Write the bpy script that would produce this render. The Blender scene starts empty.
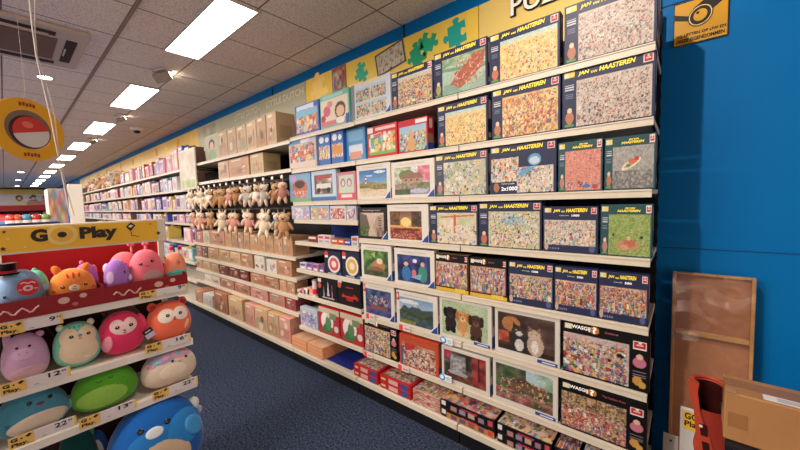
import bpy, bmesh, math, random
import numpy as np
from mathutils import Vector, Matrix, Euler

random.seed(7)
S = bpy.context.scene
COL = S.collection
R = math.radians

# ------------------------------------------------------------------ camera (a phone's ultra-wide lens, held at 1.54 m)
H = 1.54
FPX, YAW, PIT, ROL = 334.4, R(40.3), R(-4.07), R(-1.65)
def ray(px, py):
    x = (px-400)/FPX; y = -(py-225)/FPX
    c, s = math.cos(ROL), math.sin(ROL); x, y = c*x-s*y, s*x+c*y
    cp, sp = math.cos(PIT), math.sin(PIT)
    X, Yd, Z = x, cp-sp*y, sp+cp*y
    cy, sy = math.cos(YAW), math.sin(YAW)
    return Vector((cy*X-sy*Yd, sy*X+cy*Yd, Z))
def PY(y, px, py): d = ray(px, py); d = d*(y/d.y); d.z += H; return d
def PX(x, px, py): d = ray(px, py); d = d*(x/d.x); d.z += H; return d
def PZ(z, px, py): d = ray(px, py); d = d*((z-H)/d.z); d.z = z; return d
FW = ray(400, 225).normalized(); RT = (ray(401, 225)-ray(399, 225)).normalized(); UP = RT.cross(FW)
def xat(px, y, z):
    """X of the point on the line (y, z) seen in photo column px"""
    k = (px-400)/FPX
    A = RT - k*FW
    return -(A.y*y + A.z*(z-H))/A.x
cam_d = bpy.data.cameras.new('camera'); cam = bpy.data.objects.new('camera', cam_d); COL.objects.link(cam)
cam_d.sensor_width = 36; cam_d.lens = FPX/800*36; cam_d.clip_start = .02; cam_d.clip_end = 100
m3 = Matrix((RT, UP, -FW)).transposed()
cam.matrix_world = Matrix.Translation((0, 0, H)) @ m3.to_4x4()
S.camera = cam

# ------------------------------------------------------------------ materials
def lin(c):
    return tuple((v/255/12.92 if v/255 <= .04045 else ((v/255+.055)/1.055)**2.4) for v in c[:3])
MATS = {}
def mat(col, rough=.6, spec=.3, kind='plain', metal=0.):
    key = (tuple(col), rough, spec, kind, metal)
    if key in MATS: return MATS[key]
    m = bpy.data.materials.new(kind); m.use_nodes = True
    nt = m.node_tree; b = nt.nodes['Principled BSDF']
    b.inputs['Base Color'].default_value = (*lin(col), 1)
    b.inputs['Roughness'].default_value = rough
    b.inputs['Specular IOR Level'].default_value = spec
    b.inputs['Metallic'].default_value = metal
    def noise(scale, detail=3):
        tc = nt.nodes.new('ShaderNodeTexCoord'); n = nt.nodes.new('ShaderNodeTexNoise')
        n.inputs['Scale'].default_value = scale; n.inputs['Detail'].default_value = detail
        nt.links.new(tc.outputs['Object'], n.inputs['Vector']); return n
    def vary(n, amt):
        r = nt.nodes.new('ShaderNodeMixRGB'); r.blend_type = 'MULTIPLY'; r.inputs[0].default_value = 1
        mr = nt.nodes.new('ShaderNodeMapRange')
        mr.inputs[1].default_value = .3; mr.inputs[2].default_value = .7
        mr.inputs[3].default_value = 1-amt; mr.inputs[4].default_value = 1+amt*.4
        nt.links.new(n.outputs[0], mr.inputs[0])
        r.inputs[1].default_value = (*lin(col), 1)
        nt.links.new(mr.outputs[0], r.inputs[2]); nt.links.new(r.outputs[0], b.inputs['Base Color'])
    def bump(n, st, dist=.002):
        bp = nt.nodes.new('ShaderNodeBump'); bp.inputs['Strength'].default_value = st; bp.inputs['Distance'].default_value = dist
        nt.links.new(n.outputs[0], bp.inputs['Height']); nt.links.new(bp.outputs[0], b.inputs['Normal'])
    if kind == 'plush':
        n = noise(220, 2); vary(n, .10); bump(n, .5, .002)
        b.inputs['Sheen Weight'].default_value = .25; b.inputs['Sheen Roughness'].default_value = .4
    elif kind == 'carpet':
        n = noise(75, 5); vary(n, .95); bump(n, .8, .004)
    elif kind == 'wood':
        n = noise(14, 5); vary(n, .14)
        n.inputs['Distortion'].default_value = 1.5
    elif kind == 'card':
        n = noise(9, 4); vary(n, .10)
    elif kind == 'paint':
        n = noise(1.4, 3); vary(n, .07); bump(noise(120, 2), .08, .001)
    elif kind == 'metal':
        n = noise(30, 2); vary(n, .05)
    MATS[key] = m
    return m
def plush_m(c): return mat(c, 1., .05, 'plush')
def card(c): return mat(c, .55, .3, 'card')
def gloss(c): return mat(c, .25, .5, 'lacquer')
def emis(name, col, st):
    m = bpy.data.materials.new(name); m.use_nodes = True; nt = m.node_tree
    b = nt.nodes['Principled BSDF']; b.inputs['Base Color'].default_value = (.8, .8, .8, 1)
    b.inputs['Emission Color'].default_value = (*lin(col), 1); b.inputs['Emission Strength'].default_value = st
    return m
def ink_mat():
    m = bpy.data.materials.new('print'); m.use_nodes = True; nt = m.node_tree; b = nt.nodes['Principled BSDF']
    a = nt.nodes.new('ShaderNodeVertexColor'); a.layer_name = 'ink'
    nt.links.new(a.outputs[0], b.inputs['Base Color'])
    b.inputs['Roughness'].default_value = .45; b.inputs['Specular IOR Level'].default_value = .25
    return m
INK = ink_mat()
def clear_mat():
    m = bpy.data.materials.new('clear_film'); m.use_nodes = True; nt = m.node_tree
    b = nt.nodes['Principled BSDF']; out = nt.nodes['Material Output']
    tr = nt.nodes.new('ShaderNodeBsdfTransparent'); gl = nt.nodes.new('ShaderNodeBsdfGlossy'); mx = nt.nodes.new('ShaderNodeMixShader')
    gl.inputs['Roughness'].default_value = .1
    tc = nt.nodes.new('ShaderNodeTexCoord'); n = nt.nodes.new('ShaderNodeTexNoise'); n.inputs['Scale'].default_value = 5; n.inputs['Detail'].default_value = 1
    nt.links.new(tc.outputs['Object'], n.inputs['Vector'])
    bp = nt.nodes.new('ShaderNodeBump'); bp.inputs['Strength'].default_value = 1.; bp.inputs['Distance'].default_value = .04
    nt.links.new(n.outputs[0], bp.inputs['Height']); nt.links.new(bp.outputs[0], gl.inputs['Normal'])
    mx.inputs[0].default_value = .16
    nt.links.new(tr.outputs[0], mx.inputs[1]); nt.links.new(gl.outputs[0], mx.inputs[2]); nt.links.new(mx.outputs[0], out.inputs['Surface'])
    nt.nodes.remove(b)
    return m
CLEAR = clear_mat()

# ------------------------------------------------------------------ object helpers
def link(name, me, m, parent=None, loc=(0, 0, 0), rot=(0, 0, 0)):
    o = bpy.data.objects.new(name, me); COL.objects.link(o)
    if m is not None and not me.materials: me.materials.append(m)
    o.location = loc; o.rotation_euler = rot
    if parent is not None: o.parent = parent
    return o
def tag(o, label, cat, group=None, kind=None):
    o['label'] = label; o['category'] = cat
    if group: o['group'] = group
    if kind: o['kind'] = kind
    return o
def thing(name, label, cat, loc=(0, 0, 0), rot=(0, 0, 0), group=None):
    o = bpy.data.objects.new(name, None); COL.objects.link(o); o.empty_display_size = .05
    o.location = loc; o.rotation_euler = rot
    return tag(o, label, cat, group)
def struct(o): o['kind'] = 'structure'; return o
def copy_tree(o, parent=None):
    c = o.copy(); COL.objects.link(c)
    if parent is not None: c.parent = parent
    for ch in [q for q in o.children]: copy_tree(ch, c)
    return c
class MB:
    def __init__(s): s.bm = bmesh.new()
    def box(s, x0, x1, y0, y1, z0, z1, bev=0.):
        r = bmesh.ops.create_cube(s.bm, size=1); vs = r['verts']
        for v in vs: v.co = Vector((x0+(v.co.x+.5)*(x1-x0), y0+(v.co.y+.5)*(y1-y0), z0+(v.co.z+.5)*(z1-z0)))
        if bev:
            es = list({e for v in vs for e in v.link_edges})
            bmesh.ops.bevel(s.bm, geom=es, offset=bev, segments=1, affect='EDGES', profile=.5)
        return s
    def cyl(s, p0, p1, r0, r1=None, n=12):
        p0 = Vector(p0); p1 = Vector(p1); d = p1-p0
        q = d.to_track_quat('Z', 'Y')
        bmesh.ops.create_cone(s.bm, cap_ends=True, segments=n, radius1=r0, radius2=r0 if r1 is None else r1, depth=d.length,
                              matrix=Matrix.Translation((p0+p1)/2) @ q.to_matrix().to_4x4())
        return s
    def ell(s, c, r, n=14, rot=None):
        M = Matrix.Translation(c)
        if rot: M = M @ Euler(rot).to_matrix().to_4x4()
        M = M @ Matrix.Diagonal((*r, 1))
        bmesh.ops.create_uvsphere(s.bm, u_segments=n, v_segments=max(6, n*2//3), radius=1, matrix=M)
        return s
    def prism(s, pts, y0, y1):
        """outline in the x-z plane, given thickness along y"""
        a = [s.bm.verts.new((x, y0, z)) for x, z in pts]; b = [s.bm.verts.new((x, y1, z)) for x, z in pts]
        s.bm.faces.new(a); s.bm.faces.new(b[::-1])
        for i in range(len(pts)): j = (i+1) % len(pts); s.bm.faces.new((a[j], a[i], b[i], b[j]))
        bmesh.ops.recalc_face_normals(s.bm, faces=s.bm.faces[:])
        return s
    def done(s, name, m, parent=None, loc=(0, 0, 0), rot=(0, 0, 0), smooth=False):
        me = bpy.data.meshes.new(name); s.bm.to_mesh(me); s.bm.free()
        if smooth:
            for p in me.polygons: p.use_smooth = True
        return link(name, me, m, parent, loc, rot)
def tube(name, pts, r, m, parent=None, loc=(0, 0, 0)):
    cu = bpy.data.curves.new(name, 'CURVE'); cu.dimensions = '3D'; cu.bevel_depth = r; cu.bevel_resolution = 2
    sp = cu.splines.new('POLY'); sp.points.add(len(pts)-1)
    for p, q in zip(sp.points, pts): p.co = (*q, 1)
    o = bpy.data.objects.new(name, cu); COL.objects.link(o)
    dg = bpy.context.evaluated_depsgraph_get(); me = bpy.data.meshes.new_from_object(o.evaluated_get(dg))
    bpy.data.objects.remove(o); me.materials.clear()
    return link(name, me, m, parent, loc)
TXT = {}
def text_mesh(s, bold=.02, shear=0., ext=.01):
    k = (s, bold, shear, ext)
    if k not in TXT:
        cu = bpy.data.curves.new('lettering', 'FONT'); cu.body = s; cu.size = 1; cu.offset = bold; cu.shear = shear
        cu.extrude = ext; cu.resolution_u = 3; cu.align_x = 'LEFT'
        o = bpy.data.objects.new('lettering', cu); COL.objects.link(o)
        dg = bpy.context.evaluated_depsgraph_get(); me = bpy.data.meshes.new_from_object(o.evaluated_get(dg))
        bpy.data.objects.remove(o); me.materials.clear()
        xs = [v.co.x for v in me.vertices]; ys = [v.co.y for v in me.vertices]
        TXT[k] = (me, min(xs), max(xs), min(ys), max(ys))
    return TXT[k]
def lettering(s, parent, x0, z0, w, h, y, m, name='lettering', bold=.02, shear=0., tilt=0.):
    """text fitted into a w x h rectangle with its lower left corner at x0, z0, facing -Y"""
    me, a, b, c, d = text_mesh(s, bold, shear)
    me = me.copy(); me.materials.clear(); me.materials.append(m)
    sx = w/(b-a); sy = h/(d-c)
    me.transform(Matrix.Diagonal((sx, sy, min(sx, sy)*.5, 1)) @ Matrix.Translation((-a, -c, 0)))
    return link(name, me, None, parent, (x0, y, z0), (R(90), tilt, 0))

# ------------------------------------------------------------------ printed artwork: a small painter for cover prints
class Cv:
    def __init__(s, nx, ny, bg=(255, 255, 255)):
        s.nx, s.ny = nx, ny
        s.a = np.zeros((ny, nx, 3)); s.a[:] = bg
        s.u, s.v = np.meshgrid((np.arange(nx)+.5)/nx, (np.arange(ny)+.5)/ny)
    def put(s, mask, c): s.a[mask] = c
    def rect(s, u0, v0, u1, v1, c): s.put((s.u >= u0) & (s.u < u1) & (s.v >= v0) & (s.v < v1), c); return s
    def ell(s, cu, cv, ru, rv, c, rot=0.):
        x, y = s.u-cu, s.v-cv
        if rot: k, q = math.cos(rot), math.sin(rot); x, y = k*x+q*y, -q*x+k*y
        s.put((x/ru)**2+(y/rv)**2 < 1, c); return s
    def poly(s, pts, c):
        ins = np.zeros(s.u.shape, bool)
        for (x0, y0), (x1, y1) in zip(pts, pts[1:]+pts[:1]):
            if y0 == y1: continue
            k = ((y0 > s.v) != (y1 > s.v)) & (s.u < (x1-x0)*(s.v-y0)/(y1-y0)+x0)
            ins ^= k
        s.put(ins, c); return s
    def grad(s, u0, v0, u1, v1, c0, c1):
        k = (s.u >= u0) & (s.u < u1) & (s.v >= v0) & (s.v < v1)
        t = ((s.v-v0)/(v1-v0))[..., None]
        s.a[k] = (np.array(c0)*(1-t)+np.array(c1)*t)[k]; return s
    def mottle(s, u0, v0, u1, v1, pal, scale, seed, amt=1.):
        rg = np.random.RandomState(seed); gx, gy = max(2, int(scale*(u1-u0))+2), max(2, int(scale*.8*(v1-v0))+2)
        pal = np.array(pal, float); g = pal[rg.randint(0, len(pal), (gy, gx))]
        x = np.clip((s.u-u0)/(u1-u0), 0, .999)*(gx-1); y = np.clip((s.v-v0)/(v1-v0), 0, .999)*(gy-1)
        i, j = x.astype(int), y.astype(int); fx, fy = (x-i)[..., None], (y-j)[..., None]
        c = g[j, i]*(1-fx)*(1-fy)+g[j, i+1]*fx*(1-fy)+g[j+1, i]*(1-fx)*fy+g[j+1, i+1]*fx*fy
        k = (s.u >= u0) & (s.u < u1) & (s.v >= v0) & (s.v < v1)
        s.a[k] = (s.a*(1-amt)+c*amt)[k]; return s
    def crowd(s, u0, v0, u1, v1, n, pal, seed, sz=.02):
        """a cartoon crowd: many little people, each a head over a coloured body"""
        rg = np.random.RandomState(seed); asp = s.nx/s.ny
        for _ in range(n):
            cu = rg.uniform(u0, u1); cv = rg.uniform(v0, v1); k = rg.uniform(.6, 1.5)*sz
            c = np.array(pal[rg.randint(len(pal))])*.8+s.a[int(np.clip(cv*s.ny,0,s.ny-1)), int(np.clip(cu*s.nx,0,s.nx-1))]*.2
            a, b = int(max(u0, cu-k*.6)*s.nx), int(min(u1, cu+k*.6)*s.nx)
            p, q = int(max(v0, cv-k*asp)*s.ny), int(min(v1, cv+k*asp)*s.ny)
            s.a[p:max(q, p+1), a:max(b, a+1)] = c
            if rg.rand() < .6:
                s.a[min(q, s.ny-1):min(q+1, s.ny), a:max(b, a+1)] = (235, 190, 155)
            if rg.rand() < .35:
                s.a[p:p+1, a:max(b, a+1)] = (60, 50, 60)
        return s
    def grain(s, k=.14):
        s.a = np.clip(s.a*(1+np.random.RandomState(s.nx*s.ny).uniform(-k, k*.6, (s.ny, s.nx, 1))), 0, 255); return s
    def obj(s, name, w, h, parent, loc=(0, 0, 0), rot=(0, 0, 0)):
        """cover facing -Y with its lower left corner at loc"""
        nx, ny = s.nx, s.ny
        X, Z = np.meshgrid(np.linspace(0, w, nx), np.linspace(0, h, ny))
        co = np.stack([X.ravel(), np.zeros(nx*ny), Z.ravel()], 1).astype(np.float32)
        i = (np.arange(ny-1)[:, None]*nx+np.arange(nx-1)[None]).ravel()
        f = np.stack([i, i+1, i+nx+1, i+nx], 1).astype(np.int32)
        me = bpy.data.meshes.new(name); me.vertices.add(len(co)); me.vertices.foreach_set('co', co.ravel())
        me.loops.add(f.size); me.loops.foreach_set('vertex_index', f.ravel())
        me.polygons.add(len(f)); me.polygons.foreach_set('loop_start', np.arange(len(f), dtype=np.int32)*4)
        me.update(calc_edges=True)
        c = np.clip(s.a, 0, 255)/255.; c = c*.84+c.mean(2, keepdims=True)*.16
        c = np.clip(c, 0, 1); c = np.where(c <= .04045, c/12.92, ((c+.055)/1.055)**2.4)*.72
        at = me.color_attributes.new('ink', 'FLOAT_COLOR', 'POINT')
        at.data.foreach_set('color', np.concatenate([c.reshape(-1, 3), np.ones((nx*ny, 1))], 1).astype(np.float32).ravel())
        me.validate()
        return link(name, me, INK, parent, loc, rot)

NAVY = (38, 46, 84); TEAL = (38, 84, 92); RED = (206, 32, 40); YEL = (252, 226, 60)
MIX = [(214, 70, 60), (70, 110, 190), (240, 200, 70), (90, 150, 80), (245, 235, 220), (230, 140, 70), (150, 90, 140), (60, 60, 80), (240, 170, 150), (130, 190, 210)]
LET = {}
def lm(c): return mat(c, .5, .3, 'ink')

def badge(c, u, v, w, h):
    """red jigsaw-piece mark with a white edge"""
    c.rect(u-w*.55, v-h*.55, u+w*.55, v+h*.55, (245, 235, 235)); c.rect(u-w*.45, v-h*.42, u+w*.45, v+h*.42, RED)
    c.rect(u-w*.12, v+h*.2, u+w*.12, v+h*.5, (245, 235, 235)); c.rect(u-w*.3, v-h*.08, u+w*.3, v+h*.08, (250, 200, 190))
    return c
def jvh_cover(art, frame=NAVY, strip=True, seed=1, nx=104, ny=78, full=False):
    c = Cv(nx, ny, frame)
    u0 = .175 if strip else .03
    v0, v1, u1 = (.16, .72, .97) if full else (.03, .82, .975)
    sub = Cv(int(nx*(u1-u0)), int(ny*(v1-v0))); art(sub); sub.grain()
    iu, iv = int(u0*nx), int(v0*ny)
    c.a[iv:iv+sub.ny, iu:iu+sub.nx] = sub.a
    if strip:
        c.rect(.02, .87, .15, .97, (236, 226, 180)); c.rect(.08, .88, .15, .96, (250, 215, 80))
        for k in range(3): c.rect(.03, .74-k*.04, .14, .755-k*.04, (210, 214, 225))
        for k in range(3): c.rect(.04, .58-k*.03, .13, .59-k*.03, (130, 138, 165))
        rg = random.Random(seed); b = rg.choice([(205, 110, 80), (190, 120, 90), (170, 160, 90), (190, 130, 120)])
        c.ell(.09, .18, .05, .11, b).ell(.09, .31, .03, .045, (240, 200, 165)).rect(.03, .03, .14, .07, (90, 160, 80))
    else:
        c.rect(.03, .88, .16, .97, (236, 226, 180)); c.rect(.09, .89, .16, .96, (250, 215, 80))
        if full:
            for k in range(5): c.rect(.08+k*.05, .06, .11+k*.05, .09, (120, 135, 190))
            c.ell(.06, .12, .04, .09, (205, 170, 140)); c.ell(.9, .1, .05, .07, (80, 95, 150))
    return badge(c, .93, .905, .085, .12)

def carton(name, label, cat, x0, x1, yf, zb, h, d, body, cover=None, group=None, rotz=0., lid=None, part='carton', side=None, lean=0.):
    """a standing box: front face on yf, between x0 and x1"""
    w = x1-x0
    o = thing(name, label, cat, ((x0+x1)/2, yf, zb + .0012 + d*math.sin(lean)), (-lean, 0, rotz), group)
    MB().box(-w/2, w/2, 0, d, 0, h, .0015).done(part, card(body), o)
    if cover is not None: cover.obj('cover_print', w-.003, h-.003, o, (-w/2+.0015, -.0009, .0015))
    if side is not None:
        side.obj('side_print', d-.004, h-.004, o, (w/2+.0009, .002, .002), (0, 0, R(90)))
    return o

# ------------------------------------------------------------------ the room
ZC = 3.03; YW = 2.3
def ceiling_mat():
    m = bpy.data.materials.new('ceiling_tiles'); m.use_nodes = True; nt = m.node_tree; b = nt.nodes['Principled BSDF']
    tc = nt.nodes.new('ShaderNodeTexCoord'); sp = nt.nodes.new('ShaderNodeSeparateXYZ'); nt.links.new(tc.outputs['Object'], sp.inputs[0])
    def M(op, a, v=None, w=None):
        n = nt.nodes.new('ShaderNodeMath'); n.operation = op
        for k, q in enumerate((a, v, w)):
            if q is None: continue
            if isinstance(q, (int, float)): n.inputs[k].default_value = q
            else: nt.links.new(q, n.inputs[k])
        return n.outputs[0]
    def line(s, off, pitch, half):
        f = M('FRACT', M('DIVIDE', M('SUBTRACT', s, off), pitch))
        return M('LESS_THAN', M('MINIMUM', f, M('SUBTRACT', 1., f)), half/pitch)
    l = M('MAXIMUM', line(sp.outputs[0], -2.50, .635, .006), line(sp.outputs[1], .092, .633, .006))
    n = nt.nodes.new('ShaderNodeTexNoise'); n.inputs['Scale'].default_value = 90; n.inputs['Detail'].default_value = 4
    nt.links.new(tc.outputs['Object'], n.inputs['Vector'])
    n2 = nt.nodes.new('ShaderNodeTexNoise'); n2.inputs['Scale'].default_value = 1.1; nt.links.new(tc.outputs['Object'], n2.inputs['Vector'])
    cr = nt.nodes.new('ShaderNodeValToRGB'); cr.color_ramp.elements[0].position = .32; cr.color_ramp.elements[1].position = .52
    cr.color_ramp.elements[0].color = (*lin((196, 178, 166)), 1); cr.color_ramp.elements[1].color = (*lin((238, 226, 216)), 1)
    nt.links.new(n.outputs[0], cr.inputs[0])
    mx = nt.nodes.new('ShaderNodeMixRGB'); nt.links.new(l, mx.inputs[0]); nt.links.new(cr.outputs[0], mx.inputs[1])
    mx.inputs[2].default_value = (*lin((120, 100, 88)), 1)
    nt.links.new(mx.outputs[0], b.inputs['Base Color']); b.inputs['Roughness'].default_value = .9; b.inputs['Specular IOR Level'].default_value = .1
    return m
struct(MB().box(-31, 4, -6, 2.6, -.1, 0).done('floor', mat((56, 66, 88), .95, .1, 'carpet')))
struct(MB().box(-31, 4, -6, 2.6, ZC, ZC+.1).done('ceiling', ceiling_mat()))
BLUE = mat((0, 106, 174), .5, .12, 'paint')
struct(MB().box(-31, 4, YW, YW+.15, 0, ZC).done('wall_right', BLUE))
struct(MB().box(-31, -30.9, -6, YW, 0, ZC).done('wall_back', mat((196, 190, 178), .8, .2, 'paint')))
struct(MB().box(-31, 4, -6.1, -6, 0, ZC).done('wall_left', mat((196, 186, 172), .8, .2, 'paint')))
# seams of the wall panelling: slim joint strips standing a hair proud of the wall
struct(MB().box(-.09, 4, YW-.003, YW-.0002, 1.248, 1.252).done('trim_1', mat((0, 62, 112), .5, .3, 'paint')))
struct(MB().box(-.12, 4, YW-.004, YW-.0002, 2.507, 2.513).done('trim_2', mat((10, 40, 72), .5, .3, 'paint')))
struct(MB().box(-30, 4, .722, .746, ZC-.008, ZC-.0003).done('trim_3', mat((150, 128, 116), .6, .3, 'metal')))
for k, X in enumerate((-4.0, -1.84)):
    struct(MB().box(X-.006, X+.006, YW-.008, YW-.0003, 2.908, ZC-.001).done('trim_%d' % (k+4), mat((6, 20, 40), .5, .3, 'paint')))

# ------------------------------------------------------------------ ceiling fittings
PANEL = emis('lit_panel', (255, 246, 236), 9.0)
FRAME = mat((205, 196, 186), .5, .3, 'metal')
panel_X = [-2.53-2.53*k for k in range(11)]
ordn = ['nearest', 'second', 'third', 'fourth', 'fifth', 'sixth', 'seventh', 'eighth', 'ninth', 'tenth', 'eleventh', 'twelfth', 'thirteenth', 'fourteenth',
        'fifteenth', 'sixteenth', 'seventeenth', 'eighteenth', 'nineteenth', 'twentieth']
for k, X in enumerate(panel_X):
    t = thing('ceiling_light', 'bright rectangular ceiling light panel, %s of the long row above the aisle' % ordn[k], 'ceiling light', (X-.62, 1.23, ZC), (0, 0, 0), 'light panels in a row above the aisle')
    MB().box(-.61, .61, -.14, .14, -.008, -.002).done('diffuser', PANEL, t)
    f = MB(); f.box(-.63, .63, -.16, -.141, -.012, -.0005); f.box(-.63, .63, .141, .16, -.012, -.0005); f.box(-.63, -.611, -.141, .141, -.012, -.0005); f.box(.611, .63, -.141, .141, -.012, -.0005)
    f.done('frame', FRAME, t)
SPOT_E = emis('lit_lamp', (255, 240, 215), 14)
for k, (px, py) in enumerate(((162, 75), (121, 118), (93, 141))):
    p = PZ(ZC-.05, px, py)
    t = thing('spotlight', 'small white swivel spotlight on the ceiling beside the %s light panel' % ordn[k+1], 'spotlight', (p.x, p.y, ZC), (0, 0, R(20)), 'swivel spotlights beside the light panels')
    MB().box(-.09, .09, -.05, .05, -.02, -.001, .004).done('mount', FRAME, t)
    q_ = 1 if k == 0 else .6
    MB().box(-.08*q_, .08*q_, -.045, .045, -.05*q_, .05*q_, .008).done('housing', mat((150, 132, 122), .5, .3, 'metal'), t, (0, 0, -.07), (R(35), 0, 0))
    MB().box(-.07*q_, .07*q_, .046, .049, -.04*q_, .04*q_).done('lamp', SPOT_E, t, (0, 0, -.07), (R(35), 0, 0))
for k, (px, py) in enumerate(((45, 77), (21, 172), (18, 180), (17, 186))):
    p = PZ(ZC, px, py)
    t = thing('downlight', 'round recessed downlight in the ceiling, %s of those left of the light panels' % ordn[k], 'downlight', (p.x, p.y, ZC), (0, 0, 0), 'round downlights left of the panel row')
    MB().cyl((0, 0, -.006), (0, 0, -.001), .10 if k else .07, n=24).done('rim', FRAME, t)
    MB().cyl((0, 0, -.010), (0, 0, -.0065), .08 if k else .055, n=24).done('lamp', SPOT_E, t)
p = PZ(ZC-.03, 137, 130)
t = thing('dome_camera', 'small dark dome camera on the ceiling right of the light panels', 'security camera', (p.x, p.y, ZC))
MB().cyl((0, 0, -.045), (0, 0, -.001), .085, .11, 20).done('base', mat((226, 220, 212), .5, .3, 'metal'), t)
MB().ell((0, 0, -.047), (.055, .055, .05), 16).done('dome', gloss((30, 28, 30)), t, smooth=True)
# air conditioning cassette
t = thing('air_conditioner', 'square ceiling cassette air conditioner with dark slots, top left corner', 'air conditioner', (-4.36, .12, ZC))
AC = mat((196, 178, 164), .5, .3, 'metal'); DK = mat((44, 36, 34), .6, .2, 'metal')
MB().box(-.5, .5, -.5, .46, -.035, -.001, .008).done('fascia', AC, t)
g = MB()
g.box(-.28, .28, -.28, .28, -.042, -.0355)
for k in range(14): g.box(-.26+k*.04, -.245+k*.04, -.27, .27, -.046, -.0423)
g.done('grille', mat((128, 106, 94), .6, .2, 'metal'), t)
MB().box(-.3, .3, .33, .40, -.040, -.0355).done('slot', DK, t)
MB().box(.34, .42, -.34, .26, -.040, -.0355).done('slot', DK, t)
MB().box(-.42, -.34, -.3, .3, -.040, -.0355).done('slot', DK, t)
MB().box(-.09, .09, .335, .345, -.052, -.0405).done('louvre', AC, t)
MB().box(.35, .365, -.30, .22, -.055, -.0405).done('louvre', AC, t)

# ------------------------------------------------------------------ shelving along the right-hand wall
YF = 1.8; YB = 2.22
CREAM = mat((194, 184, 168), .45, .35, 'metal'); BLACK = mat((14, 14, 18), .5, .3, 'metal')
def bay(name, label, x0, x1, shelves, base, back, depth=YF, rail=(196, 186, 168), group='shelving bays along the right wall', top=2.47):
    t = thing(name, label, 'shelving', ((x0+x1)/2, YB, 0), group=group)
    a, b = x0-t.location.x+.004, x1-t.location.x-.004
    MB().box(a, b, .02, .03, .14, top).done('back_panel', mat(back, .7, .2, 'paint'), t)
    u = MB().box(b-.02, b, .0305, .06, 0, top)
    for k in range(26): u.box(b+.0002, b+.003, .036, .05, .25+k*.085, .29+k*.085)
    u.done('upright', BLACK, t)
    MB().box(a, b, 1.75-YB, 1.77-YB, .0, .098).done('plinth', BLACK, t)
    s = MB().box(a, b, 1.73-YB, .0195, base-.04, base, .003).done('base_shelf', CREAM, t)
    MB().box(a, b, 1.724-YB, 1.7295-YB, base-.038, base-.004).done('price_rail', mat(rail, .35, .4, 'metal'), s)
    for z in shelves:
        s = MB().box(a, b, depth+.006-YB, .0195, z-.022, z, .002).done('shelf', CREAM, t)
        r = MB().box(a, b, depth-YB, depth+.0055-YB, z-.036, z-.001); r.box(a, b, depth-.004-YB, depth-.0002-YB, z-.008, z-.004)
        r.done('price_rail', mat(rail, .35, .4, 'metal'), s)
        for x in (a+.004, b-.012):
            k = MB().prism([(depth+.12-YB, z-.0225), (.019, z-.0225), (.019, z-.05), (-.02, z-.05)], x, x+.008)
            for v in k.bm.verts: v.co = Vector((v.co.y, v.co.x, v.co.z))
            bmesh.ops.recalc_face_normals(k.bm, faces=k.bm.faces[:])
            k.done('bracket', BLACK, s)
    return t
ZA = [2.175, 1.868, 1.562, 1.257, .948, .640, .341]; BASE = .14
XA0, XB0, XB2, XC0 = -1.043, -1.962, -2.87, -5.58
bay('shelving_bay', 'nearest shelving bay with puzzle boxes at the right end of the run', XA0, -.1, ZA, BASE, (12, 14, 26))
bay('shelving_bay', 'second shelving bay from the right with white framed puzzles', XB0, XA0, ZA, BASE, (12, 14, 30))
ZB2 = [2.17, 1.868, 1.562, 1.395, 1.185, .917, .670, .350]
bay('shelving_bay', 'third shelving bay from the right with small children puzzles', XB2, XB0, ZB2, BASE, (22, 44, 120))
ZCs = [2.155, 1.886, 1.022, .808, .633, .460]
for k in range(3):
    a = XB2-.903*k
    bay('shelving_bay', 'shelving bay with kraft wooden toy boxes, %s along the kraft section' % ('nearest', 'middle', 'farthest')[k], a-.903, a, ZCs, BASE, (30, 26, 26))
ZF = [2.13, 1.82, 1.512, 1.298, 1.0, .70, .42]
FARB = []
fb = bay('shelving_bay', 'far shelving bay of pastel toy cartons, nearest to the kraft section', -5.585-.9, -5.585, ZF, BASE, (60, 54, 58))
bpy.context.view_layer.update()
for k in range(1, 16):
    c = copy_tree(fb); c.location.x = fb.location.x-.9*k
    c['label'] = 'far shelving bay of pastel toy cartons, %s beyond the kraft section' % ordn[k]

# header boards above the shelves
def header(label, x0, x1, z0, z1, col, y=2.27):
    t = thing('header_board', label, 'header board', ((x0+x1)/2, y, z0))
    MB().box(x0-t.location.x+.002, x1-t.location.x-.002, 0, .02, 0, z1-z0, .002).done('board', mat(col, .3, .45, 'paint'), t)
    return t
hb = header('cream yellow header board lettered for puzzles at the top right', -1.14, -.112, 2.475, 2.905, (226, 200, 116))
def outline_text(parent, s, x, z, w, h, y):
    lettering(s, parent, x-.006, z-.006, w+.012, h+.012, y, lm((30, 24, 20)), 'lettering_outline', .07)
    lettering(s, parent, x, z, w, h, y-.012, lm((240, 236, 226)), 'lettering', .012)
pz = PY(2.26, 511, 17)
lx = pz.x-hb.location.x
outline_text(hb, 'PUZZELS', lx, PY(2.26, 511, 17).z-2.475, .66, .125, -.006)
hy = header('bright yellow header board with jigsaw shapes', -3.25, -1.142, 2.475, 2.905, (232, 200, 84))
def jig(parent, name, cx, cz, s, col, rot=0., y=-.003):
    pts = []
    def side(p, q, knob):
        p = Vector(p); q = Vector(q); d = q-p; n = Vector((d.y, -d.x))
        pts.append(p)
        if knob:
            for a, b in ((.38, 0), (.36, .08*knob), (.30, .16*knob), (.36, .26*knob), (.5, .3*knob), (.64, .26*knob), (.70, .16*knob), (.64, .08*knob), (.62, 0)):
                pts.append(p+d*a+n*b)
    sq = [(-.5, -.5), (.5, -.5), (.5, .5), (-.5, .5)]
    for k, kn in enumerate((1, -1, 1, 1)): side(sq[k], sq[(k+1) % 4], kn)
    c, q = math.cos(rot), math.sin(rot)
    MB().prism([(cx+s*(c*p.x-q*p.y), cz+s*(q*p.x+c*p.y)) for p in pts], y, -.0003).done(name, lm(col), parent)
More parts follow.
